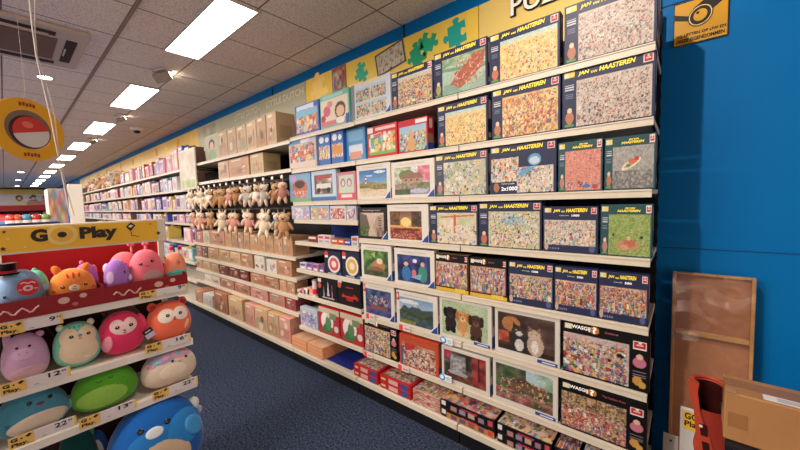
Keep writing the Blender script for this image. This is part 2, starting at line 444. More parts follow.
def on(h, px, py, y=2.27): p = PY(y, px, py); return p.x-h.location.x, p.z-h.location.z
for px, py, s, col, rot in ((418, 55, .14, (18, 150, 110), .3), (428, 42, .13, (24, 160, 120), 1.2), (457, 34, .15, (30, 160, 150), .1), (362, 72, .13, (50, 170, 140), .4)):
    x, z = on(hy, px, py); jig(hy, 'jigsaw_shape', x, z, s, col, rot)
x, z = on(hy, 320, 88); jig(hy, 'jigsaw_shape', x, z, .22, (240, 205, 120), .3)
# printed product pictures on the yellow board
def pic(h, x0, z0, w, hh, cv, rot=0.):
    o = cv.obj('printed_picture', w, hh, h, (x0, -.0035, z0), (0, rot, 0)); return o
c = Cv(24, 24, (205, 60, 60)); c.mottle(.08, .08, .92, .92, MIX, 8, 3); x, z = on(hy, 333, 97); pic(hy, x, z-.03, .22, .3, c)
c = Cv(30, 20, (90, 84, 78)); c.rect(.08, .1, .92, .9, (222, 214, 190)); c.crowd(.1, .12, .9, .88, 60, [(180, 170, 150), (150, 140, 130), (205, 190, 160)], 5, .03)
x, z = on(hy, 378, 78); pic(hy, x, z, .34, .2, c, R(-9))
hg = []
for k, (a, b) in enumerate(((-3.252, -4.32), (-4.322, -5.45), (-5.452, -6.45))):
    t = header('grey green header board with pale lettering, %s of the three' % ('nearest', 'middle', 'farthest')[k], b, a, 2.475, 2.905, (176, 176, 150))
    if k < 2:
        p0 = PY(2.26, (266, 234)[k], (107, 118)[k]); p1 = PY(2.26, (303, 259)[k], (96, 110)[k])
        lettering('LITTLE DUTCH', t, p0.x-t.location.x, .30, p1.x-p0.x, .075, -.004, lm((226, 224, 206)), 'lettering', .0)
        for j in range(1): lettering('little things', t, p0.x-t.location.x+.12, .22, (p1.x-p0.x)*.5, .035, -.004, lm((206, 204, 186)), 'small_lettering', 0.) if False else None
    else:
        c = Cv(20, 14, (196, 190, 160)); c.mottle(.05, .05, .95, .95, [(196, 190, 160), (190, 160, 120), (210, 206, 180), (150, 160, 130)], 6, 9); pic(t, -.3, .06, .55, .35, c)
for k in range(4):
    a = -6.455-3.5*k
    t = header('yellow header board above the far toy shelves, %s from the kraft section' % ordn[k].replace('nearest', 'first'), a-3.495, a, 2.475, 2.905, (226, 190, 86))
    for j in range(5):
        jig(t, 'jigsaw_shape' if False else 'star_shape', -1.4+j*.7, .3, .12, ((232, 206, 120), (214, 150, 50))[j % 2], j*.7)

# ------------------------------------------------------------------ puzzle covers
def art_crowd(bg, pal, n=420, sz=.022, seed=1, sky=None, extra=None):
    def f(c):
        c.mottle(0, 0, 1, 1, bg, 14, seed)
        if sky: c.grad(0, .82, 1, 1.01, bg[0], sky)
        if extra: extra(c)
        c.crowd(.01, .01, .985, .97 if not sky else .86, int(n*2.1), pal, seed, sz*.62)
        c.crowd(.01, .01, .985, .5, n//4, pal, seed+50, sz*1.1)
    return f
SK = [(200, 170, 150), (120, 90, 90), (210, 90, 80), (70, 80, 110), (235, 225, 215), (180, 190, 180), (160, 130, 130), (95, 100, 100)]
WARM = [(214, 70, 50), (245, 210, 100), (240, 150, 70), (120, 160, 80), (250, 235, 200), (90, 110, 150), (225, 110, 90), (180, 60, 70), (250, 225, 140)]
BEIGE = [(232, 220, 200), (222, 206, 184), (240, 230, 212)]
a_white = lambda s: art_crowd([(206, 192, 176), (198, 180, 164), (212, 202, 190)], SK, 520, .016, s)
a_yel = lambda s: art_crowd([(240, 205, 120), (232, 190, 100), (246, 220, 150)], WARM+[(240, 215, 150)]*5, 330, .018, s, (170, 215, 230))
a_org = lambda s: art_crowd([(236, 190, 120), (225, 150, 90), (240, 215, 140)], WARM, 520, .024, s)
a_grn = lambda s: art_crowd([(196, 206, 150), (170, 190, 120), (222, 212, 170), (200, 200, 190)], MIX+BEIGE*3, 360, .022, s,
        extra=lambda c: (c.ell(.5, .75, .25, .12, (120, 190, 210)), c.ell(.25, .3, .2, .06, (225, 215, 200)), c.ell(.7, .25, .22, .1, (228, 214, 196))))
a_city = lambda s: art_crowd([(210, 196, 180), (190, 184, 176), (224, 210, 190), (170, 180, 170)], MIX+BEIGE*4, 420, .024, s)
def a_float(c):
    c.grad(0, 0, 1, 1.01, (150, 190, 160), (190, 205, 190)); c.poly([(0, .75), (1, .62), (1, .5), (0, .66)], (110, 160, 130))
    c.mottle(0, .76, 1, 1, [(150, 185, 140), (190, 200, 170), (120, 160, 120)], 14, 4)
    c.poly([(.12, .2), (.75, .95), (1, .95), (.95, .55), (.45, .1)], (190, 96, 70)); c.crowd(.3, .15, .95, .9, 160, [(200, 90, 70), (220, 130, 90), (170, 80, 70), (235, 200, 160), (150, 100, 90)], 3, .02)
    c.poly([(0, 0), (.5, 0), (.3, .22), (.05, .3)], (130, 170, 150)); c.poly([(.6, 0), (1, 0), (1, .4)], (150, 176, 160))
def a_four(c):
    for k, (u, v) in enumerate(((.02, .52), (.51, .52), (.02, .03), (.51, .03))):
        c.mottle(u, v, u+.46, v+.45, [(190, 200, 140), (210, 190, 150), (160, 190, 170), (220, 170, 150)], 16, k)
        c.crowd(u, v, u+.46, v+.42, 90, MIX, k+20, .024); c.rect(u, v+.38, u+.46, v+.45, (170, 205, 225))
def a_flood(c):
    c.mottle(0, 0, 1, 1, [(176, 190, 150), (200, 200, 170), (150, 175, 150), (214, 205, 180)], 12, 8)
    rg = np.random.RandomState(4)
    for _ in range(16): c.ell(rg.rand(), rg.rand(), .09, .06, [(120, 170, 160), (220, 190, 120), (200, 110, 80), (230, 225, 205), (140, 150, 170), (180, 200, 110)][rg.randint(6)], rg.rand())
    c.crowd(0, 0, 1, .98, 260, MIX+BEIGE*4, 9, .02); c.rect(.86, .3, .97, .95, (196, 190, 160))
def a_pink(c):
    c.mottle(0, 0, 1, 1, [(226, 140, 122), (218, 128, 112), (234, 152, 134)], 22, 2); c.crowd(0, .25, 1, 1, 160, [(214, 120, 104), (236, 160, 140), (228, 144, 124)], 6, .018)
    c.crowd(0, 0, 1, .22, 40, [(70, 140, 190), (210, 60, 60), (240, 190, 150), (90, 90, 110)], 8, .03)
    c.ell(.62, .1, .1, .05, (60, 130, 190)).ell(.85, .08, .08, .06, (214, 70, 60)).ell(.4, .2, .04, .05, (200, 60, 60))
def a_boat(c):
    c.mottle(0, 0, 1, 1, [(168, 166, 160), (150, 150, 146), (180, 178, 170)], 26, 3); c.mottle(0, 0, 1, .42, [(130, 128, 124), (176, 172, 164), (112, 112, 112)], 30, 4)
    c.ell(.46, .58, .27, .085, (240, 226, 190), .5); c.ell(.47, .59, .2, .05, (220, 170, 90), .5); c.ell(.5, .64, .1, .06, (226, 110, 80)); c.ell(.6, .7, .06, .05, (220, 70, 60)); c.ell(.4, .54, .06, .04, (90, 150, 120))
def a_field(c):
    c.mottle(0, 0, 1, 1, [(150, 178, 84), (132, 164, 70), (166, 190, 104)], 24, 3); c.crowd(0, 0, 1, 1, 200, [(140, 170, 74), (160, 186, 96), (110, 146, 60), (210, 200, 120)], 5, .015)
    c.ell(.48, .25, .3, .14, (196, 150, 100)); c.ell(.52, .3, .14, .1, (206, 110, 84)); c.ell(.4, .2, .1, .06, (226, 160, 120)); c.ell(.5, .42, .05, .05, (236, 190, 150)); c.ell(.8, .45, .04, .04, (70, 60, 60)); c.ell(.12, .5, .03, .04, (70, 70, 90))
def a_crane(c):
    c.mottle(0, 0, 1, 1, [(230, 214, 180), (214, 200, 160), (236, 220, 200), (190, 200, 150)], 9, 5); c.rect(.44, .1, .5, .95, (220, 90, 60)); c.poly([(.1, .88), (.95, .95), (.95, .9), (.1, .83)], (214, 110, 70))
    c.crowd(0, 0, 1, .6, 220, MIX+BEIGE*5, 12, .026); c.poly([(0, .2), (.5, .35), (1, .2), (1, .12), (.5, .27), (0, .12)], (224, 210, 190))

JT = lm(YEL)
def jvh(px0, px1, pytop, row, art, label, frame=NAVY, strip=True, full=False, seed=1, y=1.812, count=None, title='JAN VAN HAASTEREN', d=.055, nx=128):
    z = ZA[row]; x0, x1 = xat(px0, y, z)+.001, xat(px1, y, z)-.001
    h = PY(y, px0, pytop).z-z
    c = jvh_cover(art, frame, strip, seed, full=full, nx=nx, ny=int(nx*.75) if nx > 90 else 84)
    s = Cv(10, 30, frame); s.rect(.2, .5, .8, .9, (180, 170, 150)); s.rect(.2, .1, .8, .2, (230, 200, 80))
    o = carton('puzzle_box', label, 'puzzle box', x0, x1, y, z, h, d, frame, c, 'puzzle boxes standing on the wall shelves', side=s)
    w = x1-x0
    a = w*(.19 if strip else .2)
    if title == 'JAN VAN HAASTEREN':
        lettering('JAN', o, -w/2+a, h*.865, w*.13, h*.075, -.0018, JT, 'lettering', .03, .25, R(-1.2))
        lettering('VAN', o, -w/2+a+w*.15, h*.872, w*.07, h*.04, -.0018, JT, 'lettering', .02, .25, R(-1.2))
        lettering('HAASTEREN', o, -w/2+a+w*.24, h*.875, w*(.38 if w > .2 else .33), h*.08, -.0018, JT, 'lettering', .03, .25, R(-1.2))
    if count:
        lettering('Comic puzzle', o, -w/2+w*.32, h*.79, w*.17, h*.03, -.0018, lm((225, 228, 238)), 'small_lettering', .0)
        lettering(count, o, -w/2+w*.54, h*.785, w*.14, h*.045, -.0018, lm((240, 240, 245)), 'piece_count', .03)
    return o
# top shelf
jvh(564, 657, 8, 0, a_white(1), 'puzzle box with a pale crowd scene, top shelf, far right end of the row', seed=3)
jvh(489.5, 560, 36.5, 0, a_yel(2), 'puzzle box with a yellow beach crowd, top shelf, between the pale crowd and the parade', seed=2)
jvh(434.5, 487.6, 55, 0, a_float, 'puzzle box with a red flower parade between green canals, top shelf', seed=5)
jvh(392, 433.5, 74, 0, art_crowd([(220, 190, 140), (214, 160, 110), (190, 190, 150)], WARM+MIX, 420, .03, 5, (200, 215, 220)), 'puzzle box with a dense orange street crowd, top shelf, left of the flower parade', seed=6, nx=80)
bpy.context.view_layer.update()
for q in (1, 2):
    src = [o for o in COL.objects if o.get('label', '') == 'puzzle box with a pale crowd scene, top shelf, far right end of the row'][0]
    o = copy_tree(src); o.location.y += .06*q; o['label'] = 'spare copy standing %s behind the pale crowd puzzle on the top shelf' % ('directly', 'second')[q-1]
# second shelf
jvh(562, 655, 73, 1, a_white(31), 'puzzle box with a pale crowd scene, second shelf, directly below its twin', seed=3)
jvh(492, 560.5, 91, 1, a_org(7), 'puzzle box with an orange and red market crowd, second shelf, beside the pale crowd', seed=4)
jvh(438, 488, 107, 1, a_yel(9), 'puzzle box with a yellow beach crowd, second shelf, right of the red boxes', seed=2)
# third shelf
jvh(604, 655.5, 139, 2, a_boat, 'teal edged puzzle box with a lone rowing boat on grey sea, third shelf right end', frame=TEAL, seed=8, title='', nx=84)
jvh(558, 602.5, 143.6, 2, a_pink, 'teal edged puzzle box with a salmon pink beach, third shelf beside the boat puzzle', frame=TEAL, seed=9, title='', nx=84)
def a_two(c):
    c.rect(0, 0, 1, 1, NAVY); c.mottle(.0, .3, .47, .92, BEIGE+[(200, 170, 140)], 20, 1); c.crowd(0, .3, .47, .92, 260, MIX+BEIGE*2, 3, .02)
    c.mottle(.44, .0, 1, .66, [(214, 205, 180), (190, 200, 170), (120, 180, 210), (225, 210, 190)], 8, 2); c.crowd(.44, 0, .99, .64, 260, MIX+BEIGE*3, 5, .02)
    c.poly([(.5, .4), (.75, .64), (.62, .64), (.46, .5)], (90, 170, 215)); c.ell(.72, .82, .1, .15, (90, 160, 215)); c.ell(.72, .8, .08, .1, (190, 215, 235))
    c.ell(.09, .15, .05, .12, (190, 120, 70))
o = jvh(490, 556.5, 148, 2, a_two, 'wide navy puzzle box with two town scenes and a round blue sticker, third shelf', strip=False, seed=2)
w = .5*abs(o.children[0].dimensions.x)
lettering('2x1000', o, -w*.62, .018, w*.5, .022, -.0018, lm((240, 240, 245)), 'piece_count', .03)
lettering('Comic puzzle', o, -w*.62, .05, w*.42, .011, -.0018, lm((225, 228, 238)), 'small_lettering', 0.)
jvh(436, 488, 156, 2, a_flood, 'puzzle box with a flooded camp scene and grey edging, third shelf', frame=(70, 76, 96), seed=11)
# fourth shelf
jvh(600, 652, 205, 3, a_field, 'teal edged puzzle box with figures lying in a green field, fourth shelf right end', frame=TEAL, seed=12, title='', nx=84)
jvh(543, 598, 207, 3, a_city(13), 'navy framed puzzle box with a dense beige town crowd, fourth shelf', strip=False, full=True, count='1000', seed=1)
jvh(479, 542, 203, 3, a_grn(14), 'puzzle box with a green riverside crowd, fourth shelf, between the crane and the navy frame', seed=14)
jvh(430, 478.5, 205.5, 3, a_crane, 'puzzle box with a red crane at a work yard, fourth shelf', seed=15)
# teal boxes carry two small yellow lines of lettering
for ob in [q for q in COL.objects if q.get('label', '').startswith('teal edged')]:
    b = ob.children[0]; w = max(v.co.x for v in b.data.vertices)*2; h = max(v.co.z for v in b.data.vertices)
    lettering('JAN VAN', ob, -w*.02, h*.905, w*.2, h*.04, -.0018, JT, 'lettering', .03, .25)
    lettering('HAASTEREN', ob, -w*.16, h*.855, w*.44, h*.045, -.0018, JT, 'lettering', .03, .25)
# fifth shelf
a_brown = lambda s: art_crowd([(200, 150, 120), (180, 120, 100), (214, 190, 160)], MIX+[(200, 90, 70)]*3, 420, .028, s)
jvh(598, 648, 271, 4, a_brown(21), 'small navy puzzle box with a busy kitchen scene, fifth shelf right end', strip=False, full=True, count='500', seed=2, nx=100)
jvh(554, 597.5, 266, 4, art_crowd([(214, 170, 150), (196, 120, 110), (225, 210, 190)], MIX+[(200, 80, 60)]*3, 400, .03, 22), 'small navy puzzle box with a red market scene, fifth shelf, second from right', strip=False, full=True, count='500', seed=3, nx=100)
jvh(508.5, 553.5, 261, 4, art_crowd([(180, 180, 130), (200, 160, 130), (150, 170, 120)], MIX, 420, .028, 23), 'navy 1000 piece puzzle box with a green garden crowd, fifth shelf, third from the right', strip=False, full=True, count='1000', seed=4, nx=100)

# mystery puzzles: black boxes
def wasgij_cover(art, strip=True, yellow=False, nx=124, ny=92):
    c = Cv(nx, ny, (14, 12, 14)); u1 = .80 if strip else .97
    v0 = .14 if yellow else .04
    sub = Cv(int(nx*(u1-.02)), int(ny*(.80-v0))); art(sub); sub.grain(); c.a[int(v0*ny):int(v0*ny)+sub.ny, int(.02*nx):int(.02*nx)+sub.nx] = sub.a
    c.ell(.40, .91, .055, .07, (214, 130, 40)); c.rect(.03, .86, .12, .96, (236, 230, 190))
    if yellow: c.rect(.0, .0, 1, .1, (232, 182, 40)); c.rect(.6, .02, .9, .12, (240, 200, 70))
    if strip:
        badge(c, .9, .80, .13, .13); c.ell(.9, .50, .07, .09, (206, 110, 140)).ell(.9, .6, .035, .05, (230, 180, 150)); c.ell(.88, .18, .05, .08, (214, 150, 60)).ell(.93, .12, .04, .06, (214, 160, 70))
        for k in range(4): c.rect(.83, .34-k*.03, .97, .35-k*.03, (150, 140, 145))
    else: badge(c, .93, .9, .07, .11)
    return c
def wasgij(px0, px1, pytop, z, art, label, strip=True, yellow=False, y=1.812, seed=0):
    x0, x1 = xat(px0, y, z)+.001, xat(px1, y, z)-.001; h = PY(y, px0, pytop).z-z; w = x1-x0
    s = Cv(10, 24, (16, 14, 16)); s.rect(.2, .3, .8, .8, (180, 60, 60))
    o = carton('puzzle_box', label, 'puzzle box', x0, x1, y, z, h, .055, (16, 14, 16), wasgij_cover(art, strip, yellow), 'puzzle boxes standing on the wall shelves', side=s)
    lettering('WASGIJ', o, -w/2+w*.12, h*.86, w*.23, h*.09, -.0018, lm((240, 238, 230)), 'lettering', .03)
    lettering('?', o, -w/2+w*.375, h*.85, w*.05, h*.12, -.0018, lm((250, 246, 240)), 'lettering', .04)
    if w > .15: lettering('The Puzzlers Arms' if z < .5 else 'Adventures', o, -w/2+w*.52, h*.89, w*(.26 if z < .5 else .15), h*.04, -.0018, lm((190, 90, 96)), 'small_lettering', 0.)
    return o
DARKMIX = [(200, 60, 60), (60, 100, 170), (230, 180, 80), (240, 230, 220), (110, 150, 90), (160, 100, 140), (235, 150, 110), (70, 60, 70), (220, 200, 180)]
a_party0 = art_crowd([(214, 204, 196), (190, 170, 160), (196, 200, 206), (206, 150, 140)], DARKMIX, 420, .03, 31)
def a_party(c):
    a_party0(c); rg = np.random.RandomState(3)
    for _ in range(34):
        u, v, r = rg.rand(), rg.uniform(0, .85), rg.uniform(.015, .04); cl = [(206, 50, 56), (60, 90, 160), (226, 170, 60), (240, 236, 230), (190, 90, 140), (70, 130, 90), (30, 26, 34), (226, 120, 80)][rg.randint(8)]
        c.ell(u, v, r*1.2, r*1.5, tuple(int(q*.55) for q in cl), rg.rand()); c.ell(u, v+.008, r, r*1.2, cl, rg.rand())
    c.mottle(0, .86, 1, 1, [(206, 196, 190), (190, 186, 180), (214, 170, 160)], 12, 4, .7)
def a_hall(c):
    c.mottle(0, 0, 1, 1, [(170, 130, 90), (190, 150, 110), (140, 100, 70)], 12, 3); c.mottle(0, .6, 1, 1, [(206, 170, 110), (170, 140, 96), (150, 116, 80)], 10, 4)
    for k in range(6): c.rect(.1+.15*k, .62, .12+.15*k, 1, (110, 84, 60))
    c.crowd(0, 0, 1, .62, 900, DARKMIX+[(200, 70, 70)]*3, 33, .022); c.crowd(0, .6, 1, 1, 160, [(120, 90, 66), (214, 180, 130), (96, 70, 56)], 3, .02)
wasgij(562, 649, 319.6, ZA[5], a_party, 'black mystery puzzle box with a colourful party crowd, sixth shelf right end')
wasgij(560, 646, 379, ZA[6], a_hall, 'black mystery puzzle box with a crowded market hall, lowest standing row right end')
wasgij(470, 507.5, 257, ZA[4], art_crowd([(206, 160, 130), (200, 110, 90)], DARKMIX+[(70, 130, 200)]*2, 300, .034, 35), 'small black mystery puzzle box with a yellow foot band, fifth shelf', False, True)
o = wasgij(436, 469, 253, ZA[4], art_crowd([(224, 200, 180), (210, 160, 140), (214, 90, 70)], DARKMIX, 260, .036, 36), 'small brown mystery puzzle box with a pink street crowd, left of the black one', False, True)
o.children[0].data.materials[0] = card((110, 84, 60))
wasgij(365, 398, 318, ZA[6], art_crowd([(206, 190, 130), (190, 200, 140), (214, 160, 120)], DARKMIX, 240, .04, 37), 'narrow black mystery puzzle box with a garden crowd, lowest standing row, left end', True)

# landscape and animal puzzles with white frames
def framed_cover(art, frame=(226, 218, 206), tri=True, nx=72, ny=60, margin=(.09, .09, .91, .84), red=False):
    c = Cv(nx, ny, frame); u0, v0, u1, v1 = margin
    sub = Cv(int(nx*(u1-u0)), int(ny*(v1-v0))); art(sub); sub.grain(); c.a[int(v0*ny):int(v0*ny)+sub.ny, int(u0*nx):int(u0*nx)+sub.nx] = sub.a
    if tri: c.poly([(.82, 0), (1.01, 0), (1.01, .24)], (34, 74, 160)); c.poly([(.8, 0), (.83, 0), (1.0, .24), (1.0, .27)], (230, 232, 240))
    if red: c.rect(.01, .72, .08, .95, (206, 50, 50)); c.rect(.03, .78, .06, .9, (240, 220, 215))
    return c
def framed(px0, px1, pytop, z, art, label, frame=(226, 218, 206), tri=True, red=False, y=1.812, margin=(.09, .09, .91, .84), logo=True, nx=72):
    x0, x1 = xat(px0, y, z)+.001, xat(px1, y, z)-.001; h = PY(y, px0, pytop).z-z; w = x1-x0
    s = Cv(8, 24, frame); s.rect(0, 0, 1, .3, (34, 74, 160)); s.rect(.2, .5, .8, .9, (120, 120, 140))
    o = carton('puzzle_box', label, 'puzzle box', x0, x1, y, z, h, .055, frame, framed_cover(art, frame, tri, nx=nx, margin=margin, red=red), 'puzzle boxes standing on the wall shelves', side=s)
    if logo:
        lc = (150, 140, 130) if sum(frame) > 380 else (200, 190, 180)
        lettering('Ravensburger Puzzle', o, -w*.3, h*.885, w*.6, h*.05, -.0018, lm(lc), 'lettering', .0)
    return o
def a_light(c):
    c.grad(0, .45, 1, 1.01, (130, 180, 220), (40, 110, 190)); c.ell(.75, .9, .2, .05, (225, 232, 240)); c.ell(.35, .78, .15, .03, (210, 225, 238))
    c.ell(.3, .28, .5, .28, (150, 140, 80)); c.ell(.75, .25, .45, .24, (170, 155, 100)); c.mottle(0, .22, 1, .42, [(120, 120, 60), (170, 150, 90), (150, 140, 80)], 20, 3)
    c.rect(0, 0, 1, .24, (226, 205, 170)); c.ell(.2, .24, .3, .08, (214, 190, 150)); c.rect(.22, .48, .27, .74, (240, 236, 230)); c.rect(.22, .56, .27, .64, (190, 50, 50)); c.rect(.225, .72, .265, .78, (60, 50, 60))
def a_cottage(c):
    c.grad(0, 0, 1, 1.01, (190, 200, 190), (230, 225, 230)); c.mottle(0, .35, .5, 1, [(200, 205, 190), (150, 170, 120), (226, 220, 214)], 12, 3); c.mottle(.68, .45, 1, 1, [(226, 100, 140), (240, 160, 180), (214, 120, 130)], 12, 4)
    c.ell(.35, .72, .22, .18, (110, 140, 80)); c.poly([(.2, .42), (.2, .6), (.35, .74), (.72, .74), (.8, .58), (.8, .4)], (196, 150, 110)); c.poly([(.16, .58), (.34, .78), (.74, .78), (.84, .58)], (160, 110, 90))
    for k in range(3): c.rect(.3+k*.16, .48, .37+k*.16, .56, (110, 80, 120))
    c.mottle(0, .2, 1, .42, [(90, 130, 70), (170, 120, 140), (130, 150, 90), (200, 160, 170)], 16, 5); c.rect(0, 0, 1, .2, (140, 150, 170)); c.mottle(0, 0, .45, .2, [(90, 110, 70), (70, 90, 60)], 10, 6); c.ell(.7, .12, .25, .08, (190, 190, 210))
def a_sunset(c):
    c.grad(0, .4, 1, 1.01, (250, 180, 80), (120, 80, 80)); c.ell(.52, .62, .16, .16, (254, 220, 130)); c.mottle(0, .5, .34, 1, [(70, 50, 40), (120, 80, 50), (150, 100, 60)], 14, 3); c.mottle(.7, .45, 1, 1, [(60, 46, 40), (110, 80, 50), (90, 70, 50)], 14, 4)
    c.mottle(0, 0, 1, .42, [(150, 50, 40), (190, 80, 50), (120, 40, 40), (210, 120, 70)], 14, 5); c.rect(.1, .33, .95, .37, (90, 40, 36))
    for k in range(9): c.rect(.12+k*.09, .18, .135+k*.09, .36, (96, 44, 40))
    c.crowd(0, .0, 1, .2, 60, [(214, 90, 90), (230, 140, 110), (120, 40, 50)], 6, .02)
def a_street(c):
    c.grad(0, 0, 1, 1.01, (190, 160, 130), (230, 190, 180)); c.poly([(0, 0), (0, 1), (.3, .9), (.42, .35), (.3, 0)], (110, 96, 84)); c.poly([(1, 0), (1, .95), (.72, .85), (.55, .4), (.7, 0)], (180, 160, 140))
    c.poly([(.3, 0), (.45, .4), (.55, .4), (.75, 0)], (206, 180, 150)); c.mottle(0, 0, .35, .45, [(80, 110, 60), (120, 130, 70), (60, 80, 50)], 12, 4); c.mottle(.7, 0, 1, .4, [(90, 110, 70), (206, 120, 140)], 10, 5)
    for k in range(4): c.rect(.78, .45+k*.1, .9, .51+k*.1, (110, 90, 90))
def a_gnome(c):
    c.mottle(0, 0, 1, 1, [(50, 90, 50), (90, 140, 60), (40, 60, 44), (120, 170, 80)], 8, 7); c.ell(.62, .42, .26, .22, (190, 130, 80)); c.ell(.5, .25, .3, .12, (140, 96, 66)); c.ell(.66, .6, .12, .12, (236, 214, 180)); c.poly([(.3, .85), (.5, .95), (.5, .7)], (170, 200, 80)); c.mottle(0, 0, 1, .2, [(60, 70, 40), (90, 100, 60)], 10, 3)
def a_pea(c):
    c.grad(0, 0, 1, 1.01, (30, 40, 90), (60, 50, 130)); c.mottle(0, 0, 1, 1, [(30, 50, 110), (70, 50, 130), (20, 30, 70), (60, 100, 170)], 7, 3)
    c.ell(.28, .3, .14, .28, (50, 120, 190)).ell(.28, .66, .07, .08, (226, 180, 160)); c.ell(.78, .35, .13, .3, (60, 150, 130)).ell(.78, .7, .06, .08, (220, 170, 150)); c.poly([(.4, .2), (.75, .35), (.7, .12)], (110, 190, 220)); c.ell(.55, .8, .06, .07, (240, 230, 250)); c.ell(.52, .35, .07, .12, (220, 110, 120))
def a_night(c):
    c.grad(0, 0, 1, 1.01, (50, 60, 110), (30, 50, 90)); c.mottle(0, .4, 1, 1, [(50, 80, 130), (30, 50, 80), (80, 110, 160), (110, 90, 150)], 10, 3); c.mottle(0, 0, 1, .3, [(40, 60, 120), (130, 70, 130), (60, 90, 160)], 9, 4)
    c.poly([(.1, .42), (.9, .36), (.8, .2), (.3, .22)], (140, 80, 90)); c.crowd(.15, .4, .9, .75, 50, [(210, 150, 150), (120, 190, 220), (230, 220, 200), (170, 60, 80)], 5, .03)
def a_lake(c):
    c.grad(0, .45, 1, 1.01, (190, 205, 215), (110, 160, 205)); c.ell(.3, .85, .3, .08, (226, 230, 234)); c.poly([(0, .45), (.15, .72), (.3, .6), (.5, .8), (.68, .62), (1, .7), (1, .4), (0, .4)], (70, 86, 96)); c.poly([(.42, .7), (.5, .8), (.58, .7)], (200, 205, 210))
    c.mottle(0, .3, 1, .48, [(60, 80, 50), (90, 110, 60), (50, 70, 50)], 18, 4); c.rect(0, 0, 1, .32, (70, 96, 110)); c.mottle(0, 0, 1, .32, [(60, 90, 110), (90, 116, 96), (50, 76, 90)], 12, 5); c.mottle(0, 0, .5, .16, [(110, 120, 50), (150, 140, 60)], 14, 6)
def a_pups(c):
    c.rect(0, 0, 1, 1, (176, 196, 152)); c.mottle(0, 0, 1, 1, [(176, 200, 150), (190, 205, 168), (160, 186, 140)], 5, 3)
    for u, v, b, e, m in ((.2, .46, (44, 36, 34), (28, 22, 22), (70, 58, 54)), (.48, .4, (214, 150, 84), (180, 116, 60), (236, 190, 134)), (.76, .36, (84, 52, 40), (56, 34, 28), (120, 80, 62))):
        c.ell(u, v-.1, .13, .24, b); c.ell(u, v+.2, .13, .17, b); c.ell(u-.12, v+.2, .045, .15, e); c.ell(u+.12, v+.2, .045, .15, e); c.ell(u, v+.12, .06, .07, m); c.ell(u, v+.15, .022, .025, (20, 16, 16))
        c.ell(u-.05, v+.25, .016, .022, (15, 12, 12)); c.ell(u+.05, v+.25, .016, .022, (15, 12, 12)); c.ell(u-.07, v-.3, .05, .09, e if b[0] < 100 else m); c.ell(u+.07, v-.3, .05, .09, e if b[0] < 100 else m)
def a_kits(c):
    c.mottle(0, 0, 1, 1, [(80, 56, 48), (60, 40, 36), (96, 66, 54)], 8, 3); c.mottle(.55, .3, 1, 1, [(86, 64, 58), (110, 84, 74), (66, 46, 44)], 7, 4); c.rect(0, 0, 1, .12, (56, 36, 30)); c.ell(.25, .72, .17, .2, (190, 120, 66)); c.mottle(.02, .2, .2, .5, [(190, 60, 50), (120, 40, 40), (210, 120, 60)], 10, 5)
    c.ell(.4, .3, .17, .3, (50, 44, 44)); c.ell(.4, .56, .14, .15, (64, 56, 54)); c.poly([(.28, .6), (.28, .8), (.38, .68)], (50, 42, 42)); c.poly([(.52, .6), (.52, .8), (.42, .68)], (50, 42, 42)); c.ell(.4, .5, .06, .06, (214, 204, 196)); c.ell(.4, .2, .08, .16, (220, 210, 204))
    c.ell(.68, .28, .14, .28, (196, 170, 150)); c.ell(.66, .55, .11, .13, (206, 178, 156)); c.poly([(.57, .6), (.56, .76), (.65, .66)], (150, 110, 90)); c.poly([(.75, .6), (.76, .76), (.68, .66)], (150, 110, 90)); c.ell(.67, .24, .06, .18, (236, 226, 216))
    for u, v in ((.35, .58), (.45, .58), (.62, .57), (.7, .57)): c.ell(u, v, .016, .022, (160, 180, 90)); c.ell(u, v, .008, .016, (15, 12, 12))
def a_fall(c):
    c.mottle(0, 0, 1, 1, [(70, 66, 62), (110, 104, 98), (90, 50, 46), (50, 46, 44)], 9, 3); c.mottle(.68, 0, 1, 1, [(150, 40, 50), (190, 60, 60), (110, 30, 40), (170, 90, 60)], 9, 4); c.mottle(0, .72, .2, 1, [(200, 60, 90), (160, 40, 60)], 6, 5)
    c.mottle(.16, .3, .54, .9, [(150, 148, 148), (110, 104, 100), (176, 176, 178), (90, 84, 82)], 16, 12); c.ell(.34, .5, .12, .3, (158, 158, 160)); c.mottle(.24, .3, .44, .8, [(186, 186, 190), (130, 126, 126), (170, 170, 174)], 22, 13); c.ell(.35, .27, .24, .08, (168, 170, 176)); c.mottle(.1, 0, .7, .2, [(120, 60, 40), (160, 110, 60), (80, 60, 50)], 10, 7); c.rect(.55, .5, .6, 1, (50, 36, 32)); c.rect(.82, .2, .86, 1, (56, 30, 30))
def a_train(c):
    c.mottle(0, 0, 1, 1, [(60, 90, 60), (90, 120, 70), (50, 66, 50), (110, 100, 80)], 9, 8); c.mottle(.55, .6, 1, 1, [(170, 205, 215), (120, 160, 120), (190, 210, 210)], 6, 4); c.poly([(.2, .55), (.5, .72), (.85, .6), (.85, .42), (.25, .35)], (120, 80, 60)); c.poly([(.25, .55), (.5, .78), (.7, .62)], (90, 60, 50))
    c.mottle(0, 0, 1, .34, [(170, 60, 70), (80, 100, 60), (200, 120, 130), (60, 70, 50), (140, 110, 90)], 14, 9); c.crowd(.05, .1, .95, .7, 110, [(206, 60, 60), (230, 200, 120), (214, 130, 150), (60, 70, 60), (120, 150, 90)], 6, .02); c.poly([(0, .12), (.5, .3), (1, .22), (1, .16), (.5, .24), (0, .05)], (150, 120, 96))
W2 = (220, 212, 200)
framed(392, 435, 163, ZA[2], a_cottage, 'white framed puzzle box with a riverside cottage and pink blossom, third shelf')
framed(357.5, 391, 166, ZA[2], a_light, 'white framed puzzle box with a lighthouse on dunes, third shelf')
